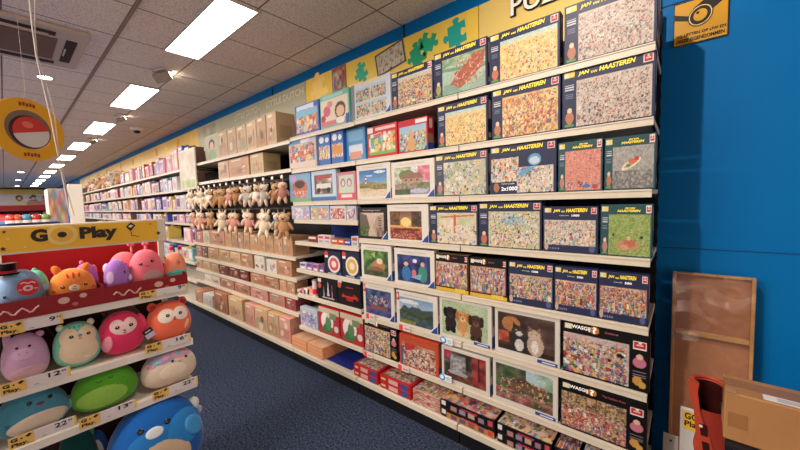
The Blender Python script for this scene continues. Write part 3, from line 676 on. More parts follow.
framed(388, 429, 205, ZA[3], a_sunset, 'white framed puzzle box with an orange sunset over a bridge, fourth shelf', margin=(.08, .06, .86, .84))
framed(358.5, 387.5, 208, ZA[3], a_street, 'black framed puzzle box with a narrow village street, fourth shelf', frame=(24, 20, 22))
framed(395, 435, 248, ZA[4], a_pea, 'white framed puzzle box with blue figures under a purple night, fifth shelf')
framed(362, 392, 244, ZA[4], a_gnome, 'white framed puzzle box with a green forest hollow, fifth shelf')
framed(397, 438, 290, ZA[5], a_lake, 'white framed puzzle box with a mountain lake, sixth shelf', red=True)
framed(364, 395, 282, ZA[5], a_night, 'white framed puzzle box with a boat in a blue night, sixth shelf', red=True)
def pill(o):
    b = o.children[0]; w = max(v.co.x for v in b.data.vertices)*2; h = max(v.co.z for v in b.data.vertices)
    k = o.children
    MB().box(w*.18, w*.47, -.0035, -.0012, .004, .022, .001).done('blue_seal', lm((36, 60, 130)), o)
    MB().box(w*.25, w*.44, -.0042, -.0036, .010, .016).done('seal_print', lm((190, 200, 225)), o)
big = (.06, .13, .94, .93)
pill(framed(495, 560, 306.6, ZA[5], a_kits, 'large white framed puzzle box with two kittens, sixth shelf', frame=W2, tri=False, logo=False, margin=big))
pill(framed(440, 492, 297, ZA[5], a_pups, 'large white framed puzzle box with three labrador puppies on green, sixth shelf', frame=W2, tri=False, logo=False, margin=(.06, .1, .94, .95)))
pill(framed(493, 558, 357.6, ZA[6], a_train, 'large white framed puzzle box with an old train among flowers, lowest standing row', frame=W2, tri=False, logo=False, margin=big))
framed(442, 490, 345, ZA[6], a_fall, 'large white framed puzzle box with a waterfall and red trees, lowest standing row', frame=W2, tri=False, logo=False, margin=big)
def a_rally(c):
    c.mottle(0, 0, 1, 1, [(190, 110, 90), (206, 160, 130), (150, 80, 70), (214, 190, 170)], 12, 3); c.crowd(0, 0, 1, .75, 380, [(220, 200, 190), (190, 70, 50), (110, 60, 60), (230, 150, 110), (90, 80, 90), (240, 230, 220)], 7, .03); c.poly([(.12, .55), (.42, .7), (.42, .95), (.12, .92)], (206, 50, 50)); c.rect(0, .86, 1, 1, (214, 80, 44)); c.rect(0, 0, .06, .7, (60, 90, 160))
framed(400, 439, 333, ZA[6], a_rally, 'orange edged puzzle box with a rally crowd and flags, lowest standing row', frame=(206, 76, 44), tri=False, logo=False, margin=(.05, .04, .95, .88))

# ------------------------------------------------------------------ children's puzzles and small cartons of the third bay
def kid(px0, px1, pytop, z, label, body, paint, y=1.815, d=.05, cat='puzzle box', name='puzzle_box', lean=0., nx=48, ny=44, group='small boxes of the third bay', side=None):
    x0, x1 = xat(px0, y, z)+.001, xat(px1, y, z)-.001; h = max(.03, PY(y, px0, pytop).z-z)
    up = [q for q in ZB2 if q > z+.05]
    if up and px1 < 360: h = min(h, min(up)-z-.03)
    c = Cv(nx, ny, body); paint(c)
    return carton(name, label, cat, x0, x1, y, z, h, d, body, c, group, side=side)
def k_gen(pal, seed, frame=None, n=70, sz=.05, box=(.06, .08, .94, .82)):
    def f(c):
        u0, v0, u1, v1 = box
        c.mottle(u0, v0, u1, v1, pal, 7, seed); c.crowd(u0, v0, u1, v1, n, pal+[(250, 240, 230)], seed, sz)
    return f
PAW = [(226, 120, 70), (90, 170, 220), (240, 200, 120), (220, 190, 170), (200, 80, 70)]
def k_blue(c): k_gen(PAW, 3, n=80)(c); c.rect(.08, .82, .8, .95, (200, 220, 245)); c.rect(.06, .6, .94, .8, (120, 190, 225))
kid(296, 320, 107, ZB2[0], 'small blue children puzzle box with orange figures, left end of the top shelf row', (60, 96, 190), k_blue)
def k_dolls(c):
    c.rect(.05, .06, .95, .84, (234, 220, 190)); c.ell(.7, .45, .18, .24, (96, 60, 44)); c.ell(.7, .42, .13, .16, (236, 190, 150)); c.ell(.25, .5, .13, .16, (226, 90, 130)); c.ell(.12, .3, .08, .12, (200, 60, 90)); c.ell(.36, .68, .1, .1, (236, 130, 160)); c.rect(.05, .06, .95, .2, (220, 120, 130)); c.rect(.1, .87, .8, .96, (150, 220, 200)); c.rect(.88, .0, 1, .3, (40, 90, 170)); c.ell(.7, .16, .14, .1, (240, 236, 230))
kid(321, 350, 97, ZB2[0], 'mint green children puzzle box with dolls, top shelf', (110, 190, 170), k_dolls)
o = kid(352, 391, 86, ZA[0], 'pale puzzle box with four pictures and a grey side, top shelf', (206, 212, 220), lambda c: (c.rect(0, 0, 1, 1, (206, 212, 222)), None), y=1.812, nx=70, ny=60, group='puzzle boxes standing on the wall shelves')
for ch in list(o.children):
    if ch.name.startswith('cover_print'): bpy.data.objects.remove(ch)
bx = o.children[0]; w = max(v.co.x for v in bx.data.vertices)*2; h = max(v.co.z for v in bx.data.vertices)
c = Cv(80, 66, (206, 212, 222)); s4 = Cv(64, 56, (206, 212, 222)); a_four(s4); c.a[2:58, 10:74] = s4.a; c.poly([(.86, 0), (1.01, 0), (1.01, .2)], (34, 74, 160)); c.rect(0, 0, .1, 1, (120, 126, 140)); c.rect(.3, .92, .8, .97, (240, 226, 120))
c.obj('cover_print', w-.003, h-.003, o, (-w/2+.0015, -.0009, .0015))
def k_mini(c): k_gen(PAW+[(60, 120, 200)], 9, n=90)(c); c.ell(.55, .95, .25, .1, (240, 236, 240)); c.rect(0, .84, .45, 1, (80, 160, 215)); c.rect(.04, .05, .96, .22, (230, 200, 180))
kid(290, 317, 141, ZB2[1], 'children puzzle box crowded with orange animals, second shelf left end', (196, 190, 200), k_mini)
def k_bus(c): c.rect(0, 0, 1, 1, (50, 110, 190)); k_gen([(80, 150, 220), (240, 200, 90), (230, 230, 240), (220, 100, 70)], 6, n=40, box=(.05, .2, .95, .6))(c); c.ell(.3, .8, .2, .1, (235, 240, 250)); c.ell(.75, .78, .15, .08, (220, 235, 250))
kid(319, 331, 133, ZB2[1], 'narrow blue children puzzle box with yellow buses, second shelf', (46, 100, 190), k_bus, y=1.83)
kid(332, 344, 131, ZB2[1], 'narrow blue children puzzle box beside the bus puzzles, second shelf', (40, 110, 200), lambda c: (k_bus(c), c.rect(.1, .3, .9, .55, (230, 150, 60))), y=1.83)
kid(347, 366, 130, ZB2[1], 'plain sky blue children puzzle box set back beside the red box, second shelf', (70, 150, 215), lambda c: (c.rect(.1, .62, .9, .9, (110, 180, 230)), c.rect(.15, .2, .85, .5, (210, 225, 240)), c.rect(.2, .1, .8, .3, (230, 150, 120))), y=1.86)
def k_red(c): k_gen([(90, 170, 220), (240, 210, 90), (90, 170, 80), (225, 70, 60), (240, 235, 230)], 5, n=60, sz=.06, box=(.08, .1, .94, .76))(c); c.rect(.08, .08, .94, .18, (120, 190, 70)); c.rect(.3, .84, .95, .93, (240, 190, 190)); c.rect(.03, .8, .2, .95, (240, 230, 225))
kid(368, 397.5, 128, ZA[1], 'red children puzzle box with cartoon figures on a green lawn, second shelf', (206, 30, 44), k_red, y=1.812)
def k_red2(c): c.grad(.05, .05, .95, .8, (150, 190, 150), (150, 190, 225)); c.crowd(.05, .05, .95, .62, 130, MIX, 8, .035); c.poly([(.3, .1), (.45, .8), (.6, .1)], (220, 160, 90)); c.rect(.6, .84, .97, .95, (240, 226, 226)); c.poly([(.84, 0), (1.01, 0), (1.01, .22)], (34, 74, 160))
s = Cv(10, 30, (206, 24, 40)); s.rect(.3, .68, .7, .95, (240, 200, 200)); s.rect(.15, .25, .85, .5, (150, 120, 90)); s.rect(0, 0, 1, .22, (34, 74, 160))
kid(399, 428, 122, ZA[1], 'red bordered puzzle box with a crowded castle scene, second shelf', (206, 24, 40), k_red2, y=1.812, d=.075, side=s)
# third shelf
def k_cake(c): c.rect(0, 0, 1, 1, (120, 170, 215)); c.ell(.5, .5, .36, .3, (196, 110, 80)); c.ell(.5, .62, .24, .14, (80, 40, 36)); c.crowd(.15, .15, .85, .4, 40, [(236, 190, 160), (220, 120, 110), (240, 220, 200)], 4, .05); c.rect(0, 0, 1, .12, (120, 190, 110)); c.ell(.2, .85, .14, .1, (190, 150, 200))
kid(290.5, 311.5, 175, ZB2[2], 'light blue children puzzle box with a chocolate cake, third shelf left end', (110, 160, 215), k_cake)
def k_car(c): c.rect(.12, .22, .86, .86, (90, 90, 80)); c.mottle(.14, .24, .84, .84, [(120, 140, 110), (60, 60, 60), (190, 70, 60), (230, 220, 210)], 8, 6); c.rect(.2, .4, .8, .56, (220, 220, 216)); c.ell(.3, .36, .08, .08, (30, 30, 34)); c.ell(.7, .36, .08, .08, (30, 30, 34)); c.rect(0, 0, 1, .14, (60, 110, 180)); c.rect(.2, .72, .8, .84, (190, 60, 66))
kid(312.5, 337, 172, ZB2[2], 'white children puzzle box with a white rally car, third shelf', (190, 214, 232), k_car)
def k_monk(c): c.rect(.1, .26, .9, .88, (196, 214, 190)); c.ell(.32, .62, .13, .15, (150, 110, 150)); c.ell(.66, .62, .13, .15, (150, 110, 150)); c.ell(.32, .6, .08, .1, (236, 200, 190)); c.ell(.66, .6, .08, .1, (236, 200, 190)); c.rect(0, 0, 1, .26, (226, 80, 100)); c.rect(.2, .08, .8, .2, (244, 220, 225))
kid(338, 356.5, 173, ZB2[2], 'pink and pale green children puzzle box with two monkeys, third shelf', (206, 120, 140), k_monk)
# fourth shelf (small)
for a, b, body, pal, lab in ((292, 310, (190, 186, 206), [(170, 190, 220), (206, 150, 180), (240, 236, 245), (150, 160, 200)], 'lilac children puzzle box with a white unicorn, fourth shelf left end'),
        (311, 329.5, (150, 190, 226), [(230, 200, 90), (214, 110, 150), (240, 160, 90), (120, 180, 200)], 'sky blue children puzzle box with pastel rows, fourth shelf'),
        (330.5, 346, (224, 214, 216), [(206, 50, 56), (230, 150, 160), (190, 170, 150), (150, 60, 60)], 'white children puzzle box with red figures, fourth shelf'),
        (347, 356.5, (190, 200, 220), [(206, 90, 80), (90, 130, 190), (236, 230, 230)], 'slim blue striped children puzzle box, fourth shelf next to the village street')):
    kid(a, b, 206, ZB2[3], lab, body, k_gen(pal, int(a), n=40, sz=.06))
# card decks on the fifth small shelf, lying and standing
for k, (a, b, t_, body, lab) in enumerate(((308, 317, 236, (140, 70, 60), 'low brown card game box on the small shelf below the lilac puzzle'), (318, 324, 235, (214, 206, 214), 'small white card game box with red print, left of its twin on the small shelf'),
        (324.5, 330.5, 235.5, (220, 210, 218), 'small white card game box with red print, right of its twin on the small shelf'), (331.5, 338, 239.5, (226, 96, 50), 'orange card game box standing left of the second orange one'), (338.5, 344, 240, (220, 84, 44), 'orange card game box standing right of the first orange one'),
        (344.5, 350.5, 241, (50, 90, 190), 'blue card game box right of the orange ones on the small shelf'), (351.5, 358.5, 236.5, (200, 200, 206), 'taller pale grey card game box at the right end of the small shelf'))):
    kid(a, b, t_, ZB2[4], lab, body, (lambda bd, sd: (lambda c: (c.rect(.1, .55, .9, .85, (214, 60, 70) if bd[0] > 180 and bd[2] > 150 else (240, 220, 200)), c.rect(.2, .15, .8, .35, tuple(int(v*.75) for v in bd)))))(body, k), nx=16, ny=16, cat='card game', name='card_game_box')
# sixth small shelf: decks then two navy puzzles with round emblems
for k, (a, b, t_) in enumerate(((300, 306, 262.5), (306.7, 312.5, 263), (313, 318.5, 264), (319, 324.5, 265))):
    kid(a, b, t_, ZB2[5], '%s card game box left of the navy emblem puzzles, %s from left' % (('blue and white', 'violet', 'pink striped', 'plum')[k], ('first', 'second', 'third', 'fourth')[k]), ((196, 196, 214), (150, 120, 180), (190, 130, 160), (110, 70, 110))[k],
        lambda c: (c.rect(.1, .5, .9, .9, (70, 80, 150)), c.rect(.2, .1, .8, .35, (236, 230, 236)), c.rect(.5, .5, .9, .7, (196, 70, 90))), nx=16, ny=16, cat='card game', name='card_game_box')
def k_round(col):
    def f(c): c.rect(0, 0, 1, 1, (30, 34, 66)); c.ell(.58, .45, .36, .36, (236, 226, 220)); c.ell(.58, .45, .28, .28, col); c.ell(.58, .45, .14, .14, (240, 220, 200)); c.ell(.14, .85, .12, .12, (226, 60, 60)); c.rect(.05, .7, .22, .8, (240, 236, 236)); c.poly([(.8, 0), (1.01, 0), (1.01, .2)], (40, 90, 190)); c.rect(.2, .02, .7, .07, (190, 190, 210))
    return f
kid(325, 341.5, 250.5, ZB2[5], 'navy puzzle box with a pink and red round emblem', (30, 34, 66), k_round((214, 80, 100)))
kid(342.5, 360, 251, ZB2[5], 'navy puzzle box with a yellow round emblem', (30, 34, 66), k_round((226, 180, 60)))
# seventh small shelf
def k_tower(c): c.rect(0, 0, 1, 1, (22, 20, 26)); c.poly([(.5, .2), (.56, .9), (.62, .2)], (200, 190, 200)); c.poly([(.72, .12), (.76, .7), (.8, .12)], (170, 110, 120)); c.poly([(.3, .15), (.34, .6), (.38, .15)], (150, 150, 170)); c.ell(.12, .6, .09, .12, (214, 80, 60)); c.rect(.04, .75, .2, .9, (230, 220, 215)); c.rect(.25, .08, .85, .14, (206, 190, 190))
def k_rcar(c): c.rect(0, 0, 1, 1, (22, 18, 22)); c.ell(.55, .36, .36, .16, (190, 26, 34)); c.ell(.5, .46, .2, .12, (60, 16, 20)); c.ell(.32, .26, .07, .1, (20, 18, 20)); c.ell(.76, .26, .07, .1, (20, 18, 20)); c.rect(.25, .34, .85, .38, (230, 60, 60)); c.ell(.1, .78, .09, .12, (214, 80, 60)); c.rect(.05, .86, .2, .95, (230, 220, 215)); c.rect(.4, .7, .7, .76, (190, 40, 44))
kid(318, 337.5, 276, ZB2[6], 'black three dimensional puzzle box with lit towers', (22, 20, 26), k_tower)
kid(338, 361, 279, ZB2[6], 'black three dimensional puzzle box with a red sports car', (22, 18, 22), k_rcar)
p0 = PY(1.83, 314.5, 294)
t = thing('storage_tube', 'short red and white cardboard tube beside the tower puzzle', 'tube', (p0.x, 1.84, ZB2[6]+.001))
MB().cyl((0, 0, 0), (0, 0, .15), .025, n=18).done('body', card((200, 190, 186)), t, smooth=False)
MB().cyl((0, 0, .02), (0, 0, .07), .0256, n=18).done('red_band', card((206, 40, 50)), t)
MB().cyl((0, 0, .1501), (0, 0, .156), .0265, n=18).done('lid', card((170, 120, 110)), t)
for k in range(4):
    x = xat(300+k*3.4, 1.85, ZB2[6])
    o = carton('jigsaw_tray', 'flat %s boxed game lying left of the tube, %s from left' % (('cream', 'pink', 'white', 'salmon')[k], ('first', 'second', 'third', 'fourth')[k]), 'game box', x, x+.085, 1.82, ZB2[6], .03+.012*k, .16, ((220, 206, 190), (206, 120, 130), (226, 220, 214), (214, 130, 110))[k], None, 'flat boxed games left of the tube')
    c = Cv(10, 8, (230, 220, 214)); c.mottle(.1, .1, .9, .9, [(206, 60, 60), (230, 200, 190), (240, 236, 230)], 5, k); c.obj('front_print', .08, .024, o, (-.04, -.0009, .003))
# lowest standing row of the third bay
def k_uni(c): k_gen([(130, 160, 200), (90, 110, 170), (190, 170, 210), (220, 150, 180), (170, 200, 220)], 4, n=60, sz=.06)(c)
kid(301, 318, 306.5, ZB2[7], 'pale blue children puzzle box with a mermaid blue picture, lowest row of the third bay', (180, 190, 206), k_uni, d=.06)
def k_snow(c): c.rect(0, 0, 1, 1, (196, 40, 50)); c.ell(.42, .5, .3, .36, (236, 230, 224)); c.poly([(.1, .1), (.6, .1), (.7, .3), (.3, .4)], (60, 130, 70)); c.ell(.48, .45, .14, .26, (90, 140, 90)); c.ell(.5, .72, .08, .09, (236, 200, 170)); c.rect(0, .8, 1, 1, (206, 190, 160)); c.ell(.85, .3, .1, .12, (226, 214, 200)); c.rect(.55, .62, .85, .85, (120, 140, 100)); c.ell(.85, .55, .08, .1, (180, 60, 60))
kid(319.5, 340, 306, ZB2[7], 'red board game box with a white oval and green figure, left one of the pair', (196, 40, 50), k_snow, d=.06, cat='game box', name='game_box')
kid(341, 364, 312, ZB2[7], 'red board game box with a white oval and green figure, right one of the pair', (196, 40, 50), k_snow, d=.06, cat='game box', name='game_box')

# ------------------------------------------------------------------ boxes lying flat on the base shelf
def flat(label, x0, x1, y, z, d, h, body, top, front, cat='puzzle box', group='puzzle boxes lying on the base shelf', texts=None, name='puzzle_box'):
    w = x1-x0
    o = thing(name, label, cat, ((x0+x1)/2, y, z), group=group)
    MB().box(-w/2, w/2, 0, d, 0, h-.0005, .0012).done('carton', card(body), o)
    if top is not None: top.obj('cover_print', w-.004, d-.004, o, (-w/2+.002, .002, h+.0006), (R(-90), 0, 0))
    if front is not None: front.obj('front_print', w-.004, h-.005, o, (-w/2+.002, -.0009, .002))
    if texts: texts(o, w, h)
    return o
# note: covers lie face up
def top_fix(o):
    for ch in o.children:
        if ch.name.startswith('cover_print'):
            b = [q for q in o.children if q.name.startswith('carton')][0]
            z = max(v.co.z for v in b.data.vertices)
            ch.rotation_euler = (R(-90), 0, 0); ch.location = (ch.location.x, .002, z+.0008)
            # turn the sheet so that its printed side looks up and its head lies at the back
            for v in ch.data.vertices: v.co = Vector((v.co.x, -v.co.y, v.co.z))
            ch.rotation_euler = (R(-90), 0, 0)
            me = ch.data
            for v in me.vertices: v.co = Vector((v.co.x, -v.co.z, 0)).to_3d() if False else v.co
    return o
def lay(label, pxa, pxb, layer, n, h, d, body, topf, frontf, y=1.745, **k):
    z = BASE+.001+layer*h
    x0, x1 = xat(pxa, y, BASE)+.002, xat(pxb, y, BASE)-.002
    top = None
    if layer == n-1 and topf: top = Cv(60, 44, body); topf(top)
    fr = Cv(60, 12, body); frontf(fr)
    w = x1-x0
    o = thing(k.get('name', 'puzzle_box'), label, k.get('cat', 'puzzle box'), ((x0+x1)/2, y, z), group=k.get('group', 'puzzle boxes lying on the base shelf'))
    MB().box(-w/2, w/2, 0, d, 0.0005, h-.0005, .0012).done('carton', card(body), o)
    if top is not None:
        q = top.obj('cover_print', w-.004, d-.004, o, (-w/2+.002, .002, h+.0004), (0, 0, 0))
        for v in q.data.vertices: v.co = Vector((v.co.x, v.co.z, 0))
    fr.obj('front_print', w-.004, h-.005, o, (-w/2+.002, -.0009, .0025))
    if k.get('texts'): k['texts'](o, w, h)
    return o
def f_was(c): c.rect(0, 0, 1, 1, (18, 15, 17)); c.rect(.02, .3, .1, .8, (230, 226, 220)); [c.rect(.2+k*.17, .12, .31+k*.17, .55, [(190, 130, 120), (150, 140, 170), (200, 170, 140), (160, 120, 150)][k]) for k in range(4)]; c.rect(.88, .15, .97, .75, (214, 70, 90))
def f_was_o(c): f_was(c); c.rect(.12, 0, 1, .7, (206, 130, 60)); [c.rect(.2+k*.17, .1, .31+k*.17, .6, [(120, 80, 100), (90, 90, 120), (150, 90, 70), (110, 70, 90)][k]) for k in range(4)]; c.rect(.88, .15, .97, .6, (226, 60, 50))
def tw(s):
    def f(o, w, h): lettering(s, o, -w*.1, h*.55, w*.3, h*.26, -.0018, lm((220, 60, 100)), 'lettering', .02)
    return f
def f_red(c): c.rect(0, 0, 1, 1, (196, 24, 36)); c.rect(.3, .2, .6, .8, (226, 170, 160)); c.rect(.7, .1, .92, .9, (60, 80, 150)); c.rect(.05, .3, .2, .7, (236, 200, 120))
def t_red(s): return lambda c: (c.rect(0, 0, 1, 1, (190, 30, 40)), c.mottle(.08, .1, .92, .8, [(170, 150, 120), (200, 120, 100), (120, 110, 90), (210, 190, 170)], 9, s), c.crowd(.08, .1, .92, .8, 90, MIX, s, .035))
def t_crowd(s, pal): return lambda c: (c.mottle(0, 0, 1, 1, pal, 9, s), c.crowd(0, 0, 1, 1, 170, MIX, s, .035))
for L in range(2):
    wh = ('lower', 'upper')[L]
    lay(('black mystery puzzle box with an orange picture strip, below the waterfall puzzle', 'black mystery puzzle box on top of the one with an orange picture strip')[L], 441, 495, L, 2, .058, .27, (18, 15, 17), t_crowd(3, [(226, 190, 170), (214, 120, 110), (200, 60, 60), (190, 170, 160)]), (f_was_o, f_was)[L], texts=tw('WASGIJ?'))
    lay('black mystery puzzle box, %s one of the stack below the train puzzle' % wh, 497, 552, L, 2, .058, .27, (18, 15, 17), t_crowd(4, [(226, 200, 150), (214, 150, 110), (220, 190, 170)]), f_was, texts=tw('WASGIJ?'))
    lay('narrow black mystery puzzle box with pink rosettes, %s one right of the long black stacks' % wh, 554, 578, L, 2, .058, .27, (18, 15, 17), t_crowd(5, [(90, 50, 60), (120, 60, 80)]), lambda c: (c.rect(0, 0, 1, 1, (18, 14, 18)), c.ell(.3, .5, .2, .36, (214, 80, 120)), c.ell(.7, .5, .18, .3, (200, 70, 80))))
    lay('black mystery puzzle box, %s one of the last stack on the base shelf' % wh, 580, 628, L, 2, .058, .27, (20, 16, 18), t_crowd(6, [(214, 200, 190), (170, 140, 130)]), f_was)
    lay('flat puzzle box with a beige crowd lid, %s one between the red and black stacks' % wh, 413, 440, L, 2, .05, .27, (206, 150, 130), t_crowd(8, [(214, 190, 150), (170, 150, 110), (200, 110, 90)]), lambda c: c.mottle(0, 0, 1, 1, [(206, 150, 130), (150, 130, 110), (230, 200, 180), (190, 60, 60)], 9, 3))
    lay('red flat puzzle box, %s one of the right red stack on the base shelf' % wh, 380, 411, L, 2, .05, .24, (196, 24, 36), t_red(3), f_red)
    lay('red flat puzzle box, %s one of the left red stack on the base shelf' % wh, 354, 378, L, 2, .05, .24, (196, 24, 36), t_red(7), f_red)
for L in range(3):
    for q, (a, b) in enumerate(((292, 307), (307.5, 323))):
        lay('flat orange carton, %s in the %s of two stacks on the base shelf' % (('bottom', 'middle', 'top')[L], ('left', 'right')[q]), a, b, L, 3, .036, .3, (226, 150, 100), lambda c: (c.rect(0, 0, 1, 1, (230, 176, 130)), c.mottle(.1, .1, .9, .9, [(226, 170, 130), (236, 190, 150), (220, 150, 120)], 4, q)), lambda c: (c.rect(0, 0, 1, 1, (232, 150, 96)), c.rect(0, .35, 1, .5, (240, 200, 170))), y=1.74, group='orange cartons stacked on the base shelf')

xa, xb = xat(327.5, 1.79, BASE), xat(352.5, 1.79, BASE)
t = thing('blue_sheet', 'dark blue sheet lying on the base shelf between orange and red stacks', 'sheet', ((xa+xb)/2, 1.775, BASE+.001), group=None)
MB().box((xa-xb)/2, (xb-xa)/2, 0, .4, 0, .003, .0005).done('sheet', card((22, 40, 120)), t)  # flat dark blue sheet on the base shelf, upright strip behind it
MB().box((xa-xb)/2, (xb-xa)/2, .402, .405, 0, .16, .0005).done('back_fold', card((22, 40, 120)), t)
# label holders on the shelf edges
def shelf_tag(px, py, label, kind, w=.07, hh=.045):
    p = PY(1.788, px, py)
    t = thing('shelf_label', label, 'shelf label', (p.x, 1.788, p.z), group='hanging labels on the shelf edges')
    if kind == 'blue':
        MB().box(0, w, .003, .006, -hh, 0, .001).done('card', lm((214, 220, 226)), t)
        MB().cyl((.0, .0005, -hh*.45), (.0, .0028, -hh*.45), hh*.5, n=20).done('round_mark', lm((60, 130, 190)), t)
        MB().cyl((.0, -.0012, -hh*.4), (.0, .0003, -hh*.4), hh*.3, n=20).done('round_mark', lm((200, 226, 240)), t)
        for k in range(3): MB().box(w*.45, w*.9, .002, .0029, -hh*(.3+.22*k), -hh*(.22+.22*k)).done('print_line', lm((120, 130, 150)), t)
    else:
        MB().box(0, w, .003, .005, -hh, 0).done('clear_card', mat((214, 190, 186), .2, .5, 'card'), t)
        MB().box(0, w*.32, .001, .0028, -hh, 0).done('red_print', lm((206, 60, 60)), t)
        MB().box(w*.45, w*.9, .002, .0029, -hh*.7, -hh*.45).done('print_line', lm((150, 120, 120)), t)
shelf_tag(443, 337, 'blue and white round-marked shelf label below the puppies puzzle', 'blue')
shelf_tag(442, 374, 'blue and white round-marked shelf label below the waterfall puzzle', 'blue')
shelf_tag(366, 313, 'clear red-printed shelf label below the boat night puzzle', 'red', .09, .04)
shelf_tag(364, 351, 'clear red-printed shelf label below the narrow garden mystery puzzle', 'red', .09, .04)
shelf_tag(399, 324, 'clear red-printed shelf label below the mountain lake puzzle', 'red', .1, .04)
shelf_tag(398, 364, 'clear red-printed shelf label below the rally puzzle', 'red', .1, .04)

# ------------------------------------------------------------------ kraft section: wooden toys
KR = [(206, 160, 110), (198, 150, 104), (214, 172, 122)]
def kraft_paint(seed, tint=None, white=False):
    rg = random.Random(seed)
    def f(c):
        base = tint or KR[seed % 3]
        c.rect(0, 0, 1, 1, base)
        c.rect(.1, .1, .9, .55, tuple(int(v*.9) for v in base) if not white else (226, 220, 208))
        for k in range(5):
            c.ell(rg.uniform(.2, .8), rg.uniform(.2, .7), rg.uniform(.05, .16), rg.uniform(.06, .18), rg.choice([(196, 120, 90), (226, 206, 180), (150, 160, 130), (120, 90, 70), (214, 150, 140), (190, 170, 130), (160, 110, 90)]))
        c.rect(.15, .84, .6, .92, (236, 220, 196))
    return f
CGROUP = 'wooden toy boxes of the kraft section'
CN = {}
def kraft(px0, px1, pytop, z, where, tint=None, y=1.82, d=.16, white=False, name='toy_box', pre='kraft'):
    x0, x1 = xat(px0, y, z)+.002, xat(px1, y, z)-.002; up = [q for q in ZCs if q > z+.05]; h = min(max(.03, PY(y, (px0+px1)/2, pytop).z-z), (min(up)-z-.054) if up else 9)
    CN[where] = CN.get(where, 0)+1; k = CN[where]-1
    c = Cv(26, 26); kraft_paint(int(px0*7+z*100), tint, white)(c)
    s = Cv(10, 20, tint or KR[k % 3]); s.rect(.2, .2, .8, .6, tuple(int(v*.88) for v in (tint or KR[k % 3])))
    return carton(name, '%s toy box, %s from left on the %s' % (pre, ordn[k].replace('nearest', 'first'), where), 'toy box', x0, x1, y, z, h, d, tint or KR[k % 3], c, CGROUP, side=s)
w1 = 'top shelf of the kraft section'
for a, b, t_ in ((219, 228, 131), (228.5, 237, 128), (237.5, 247, 125), (247.5, 257, 121), (257.5, 267, 116), (267.5, 277, 112)):
    kraft(a, b, t_, ZCs[0], w1, tint=((206, 170, 130), (214, 176, 136), (196, 150, 110))[int(a) % 3], d=.22)
kraft(281, 289, 121, ZCs[0], w1, y=2.06, d=.13)
w1 = 'second shelf of the kraft section'
for a, b, t_, ti in ((219, 229, 157, (214, 176, 140)), (229.5, 249.5, 152, (206, 150, 106)), (251, 264, 149, (200, 170, 120))):
    kraft(a, b, t_, ZCs[1], w1, tint=ti, d=.2)
w1 = 'first shelf below the soft toys'
for a, b, t_, ti, pre in ((197, 203, 232, (190, 120, 100), 'reddish'), (203.5, 210, 231, (206, 190, 160), 'pale'), (210.5, 225, 231, (200, 140, 110), 'wide salmon kraft'), (225.5, 232, 230.5, None, 'kraft'), (232.5, 238, 231, (190, 140, 100), 'kraft'), (238.5, 244, 232, (180, 140, 104), 'kraft'), (244.5, 250, 232.5, (196, 150, 110), 'kraft'),
        (250.5, 258, 234.5, (206, 156, 110), 'tall kraft'), (258.5, 266, 235, (206, 156, 110), 'tall kraft'), (266.5, 274, 235.5, (206, 156, 110), 'tall kraft'), (274.5, 283, 236, (206, 156, 110), 'tall kraft'), (283.5, 293, 236.5, (200, 150, 106), 'tall kraft')):
    kraft(a, b, t_, ZCs[2], w1, tint=ti, d=.2, pre=pre)
w1 = 'second shelf below the soft toys'
for a, b, t_, ti, pre in ((197, 202, 246, (180, 120, 100), 'reddish'), (202.5, 208, 247, (120, 84, 74), 'dark'), (208.5, 219, 246.5, None, 'kraft'), (219.5, 230, 249, None, 'kraft'), (230.5, 241, 252, None, 'kraft'), (241.5, 253, 254, (190, 140, 96), 'kraft'), (255, 265, 254, (216, 208, 196), 'white windowed'), (267, 277, 260, (220, 214, 202), 'low white'), (277.5, 292, 261, (200, 140, 96), 'wide kraft')):
    kraft(a, b, t_, ZCs[3], w1, tint=ti, d=.16, pre=pre, white=sum(ti or (0,)) > 600)
w1 = 'third shelf below the soft toys'
for a, b, t_, ti, pre in ((197, 203, 259, (196, 150, 110), 'kraft'), (203.5, 211, 261, (200, 160, 116), 'kraft'), (211.5, 219, 263, (190, 150, 104), 'kraft'), (219.5, 229, 264, (120, 50, 44), 'dark red'), (229.5, 239, 267, (126, 60, 48), 'dark red'), (239.5, 249, 270, (110, 44, 40), 'dark red'), (251, 265, 272, (196, 130, 90), 'wide kraft'), (265.5, 279, 276, (190, 126, 88), 'wide kraft'), (280, 287, 279, (206, 160, 110), 'small kraft'), (287.5, 295, 281, (196, 146, 100), 'small kraft')):
    kraft(a, b, t_, ZCs[4], w1, tint=ti, d=.16, pre=pre)
w1 = 'fourth shelf below the soft toys'
for a, b, t_, ti, pre in ((205, 212, 275, (226, 214, 196), 'white'), (212.5, 220, 277, (220, 204, 190), 'white'), (221, 234, 278, (196, 130, 104), 'reddish kraft'), (235, 250, 283, (190, 120, 92), 'reddish kraft'), (251, 268, 287, (214, 140, 126), 'pink'), (270, 285, 294, (196, 130, 110), 'pinkish kraft'), (286, 296, 299, (170, 70, 76), 'dark pink')):
    kraft(a, b, t_, ZCs[5], w1, tint=ti, d=.18, pre=pre)
w1 = 'base shelf of the kraft section'
for a, b, t_, ti, pre in ((196, 203, 291, (190, 130, 104), 'reddish kraft'), (203.5, 213, 295, (206, 200, 190), 'pale grey'), (215, 228, 292, (176, 110, 76), 'tall brown'), (229.5, 243, 297.5, (206, 170, 120), 'tall kraft'), (246, 255, 305, (214, 150, 130), 'pink fronted kraft'), (255.5, 268, 309, (210, 168, 124), 'large kraft'), (268.5, 279.5, 314, (200, 160, 116), 'large kraft'), (280, 291, 318, (216, 150, 130), 'pink fronted kraft')):
    kraft(a, b, t_, BASE, w1, tint=ti, y=1.76, d=.24, pre=pre)
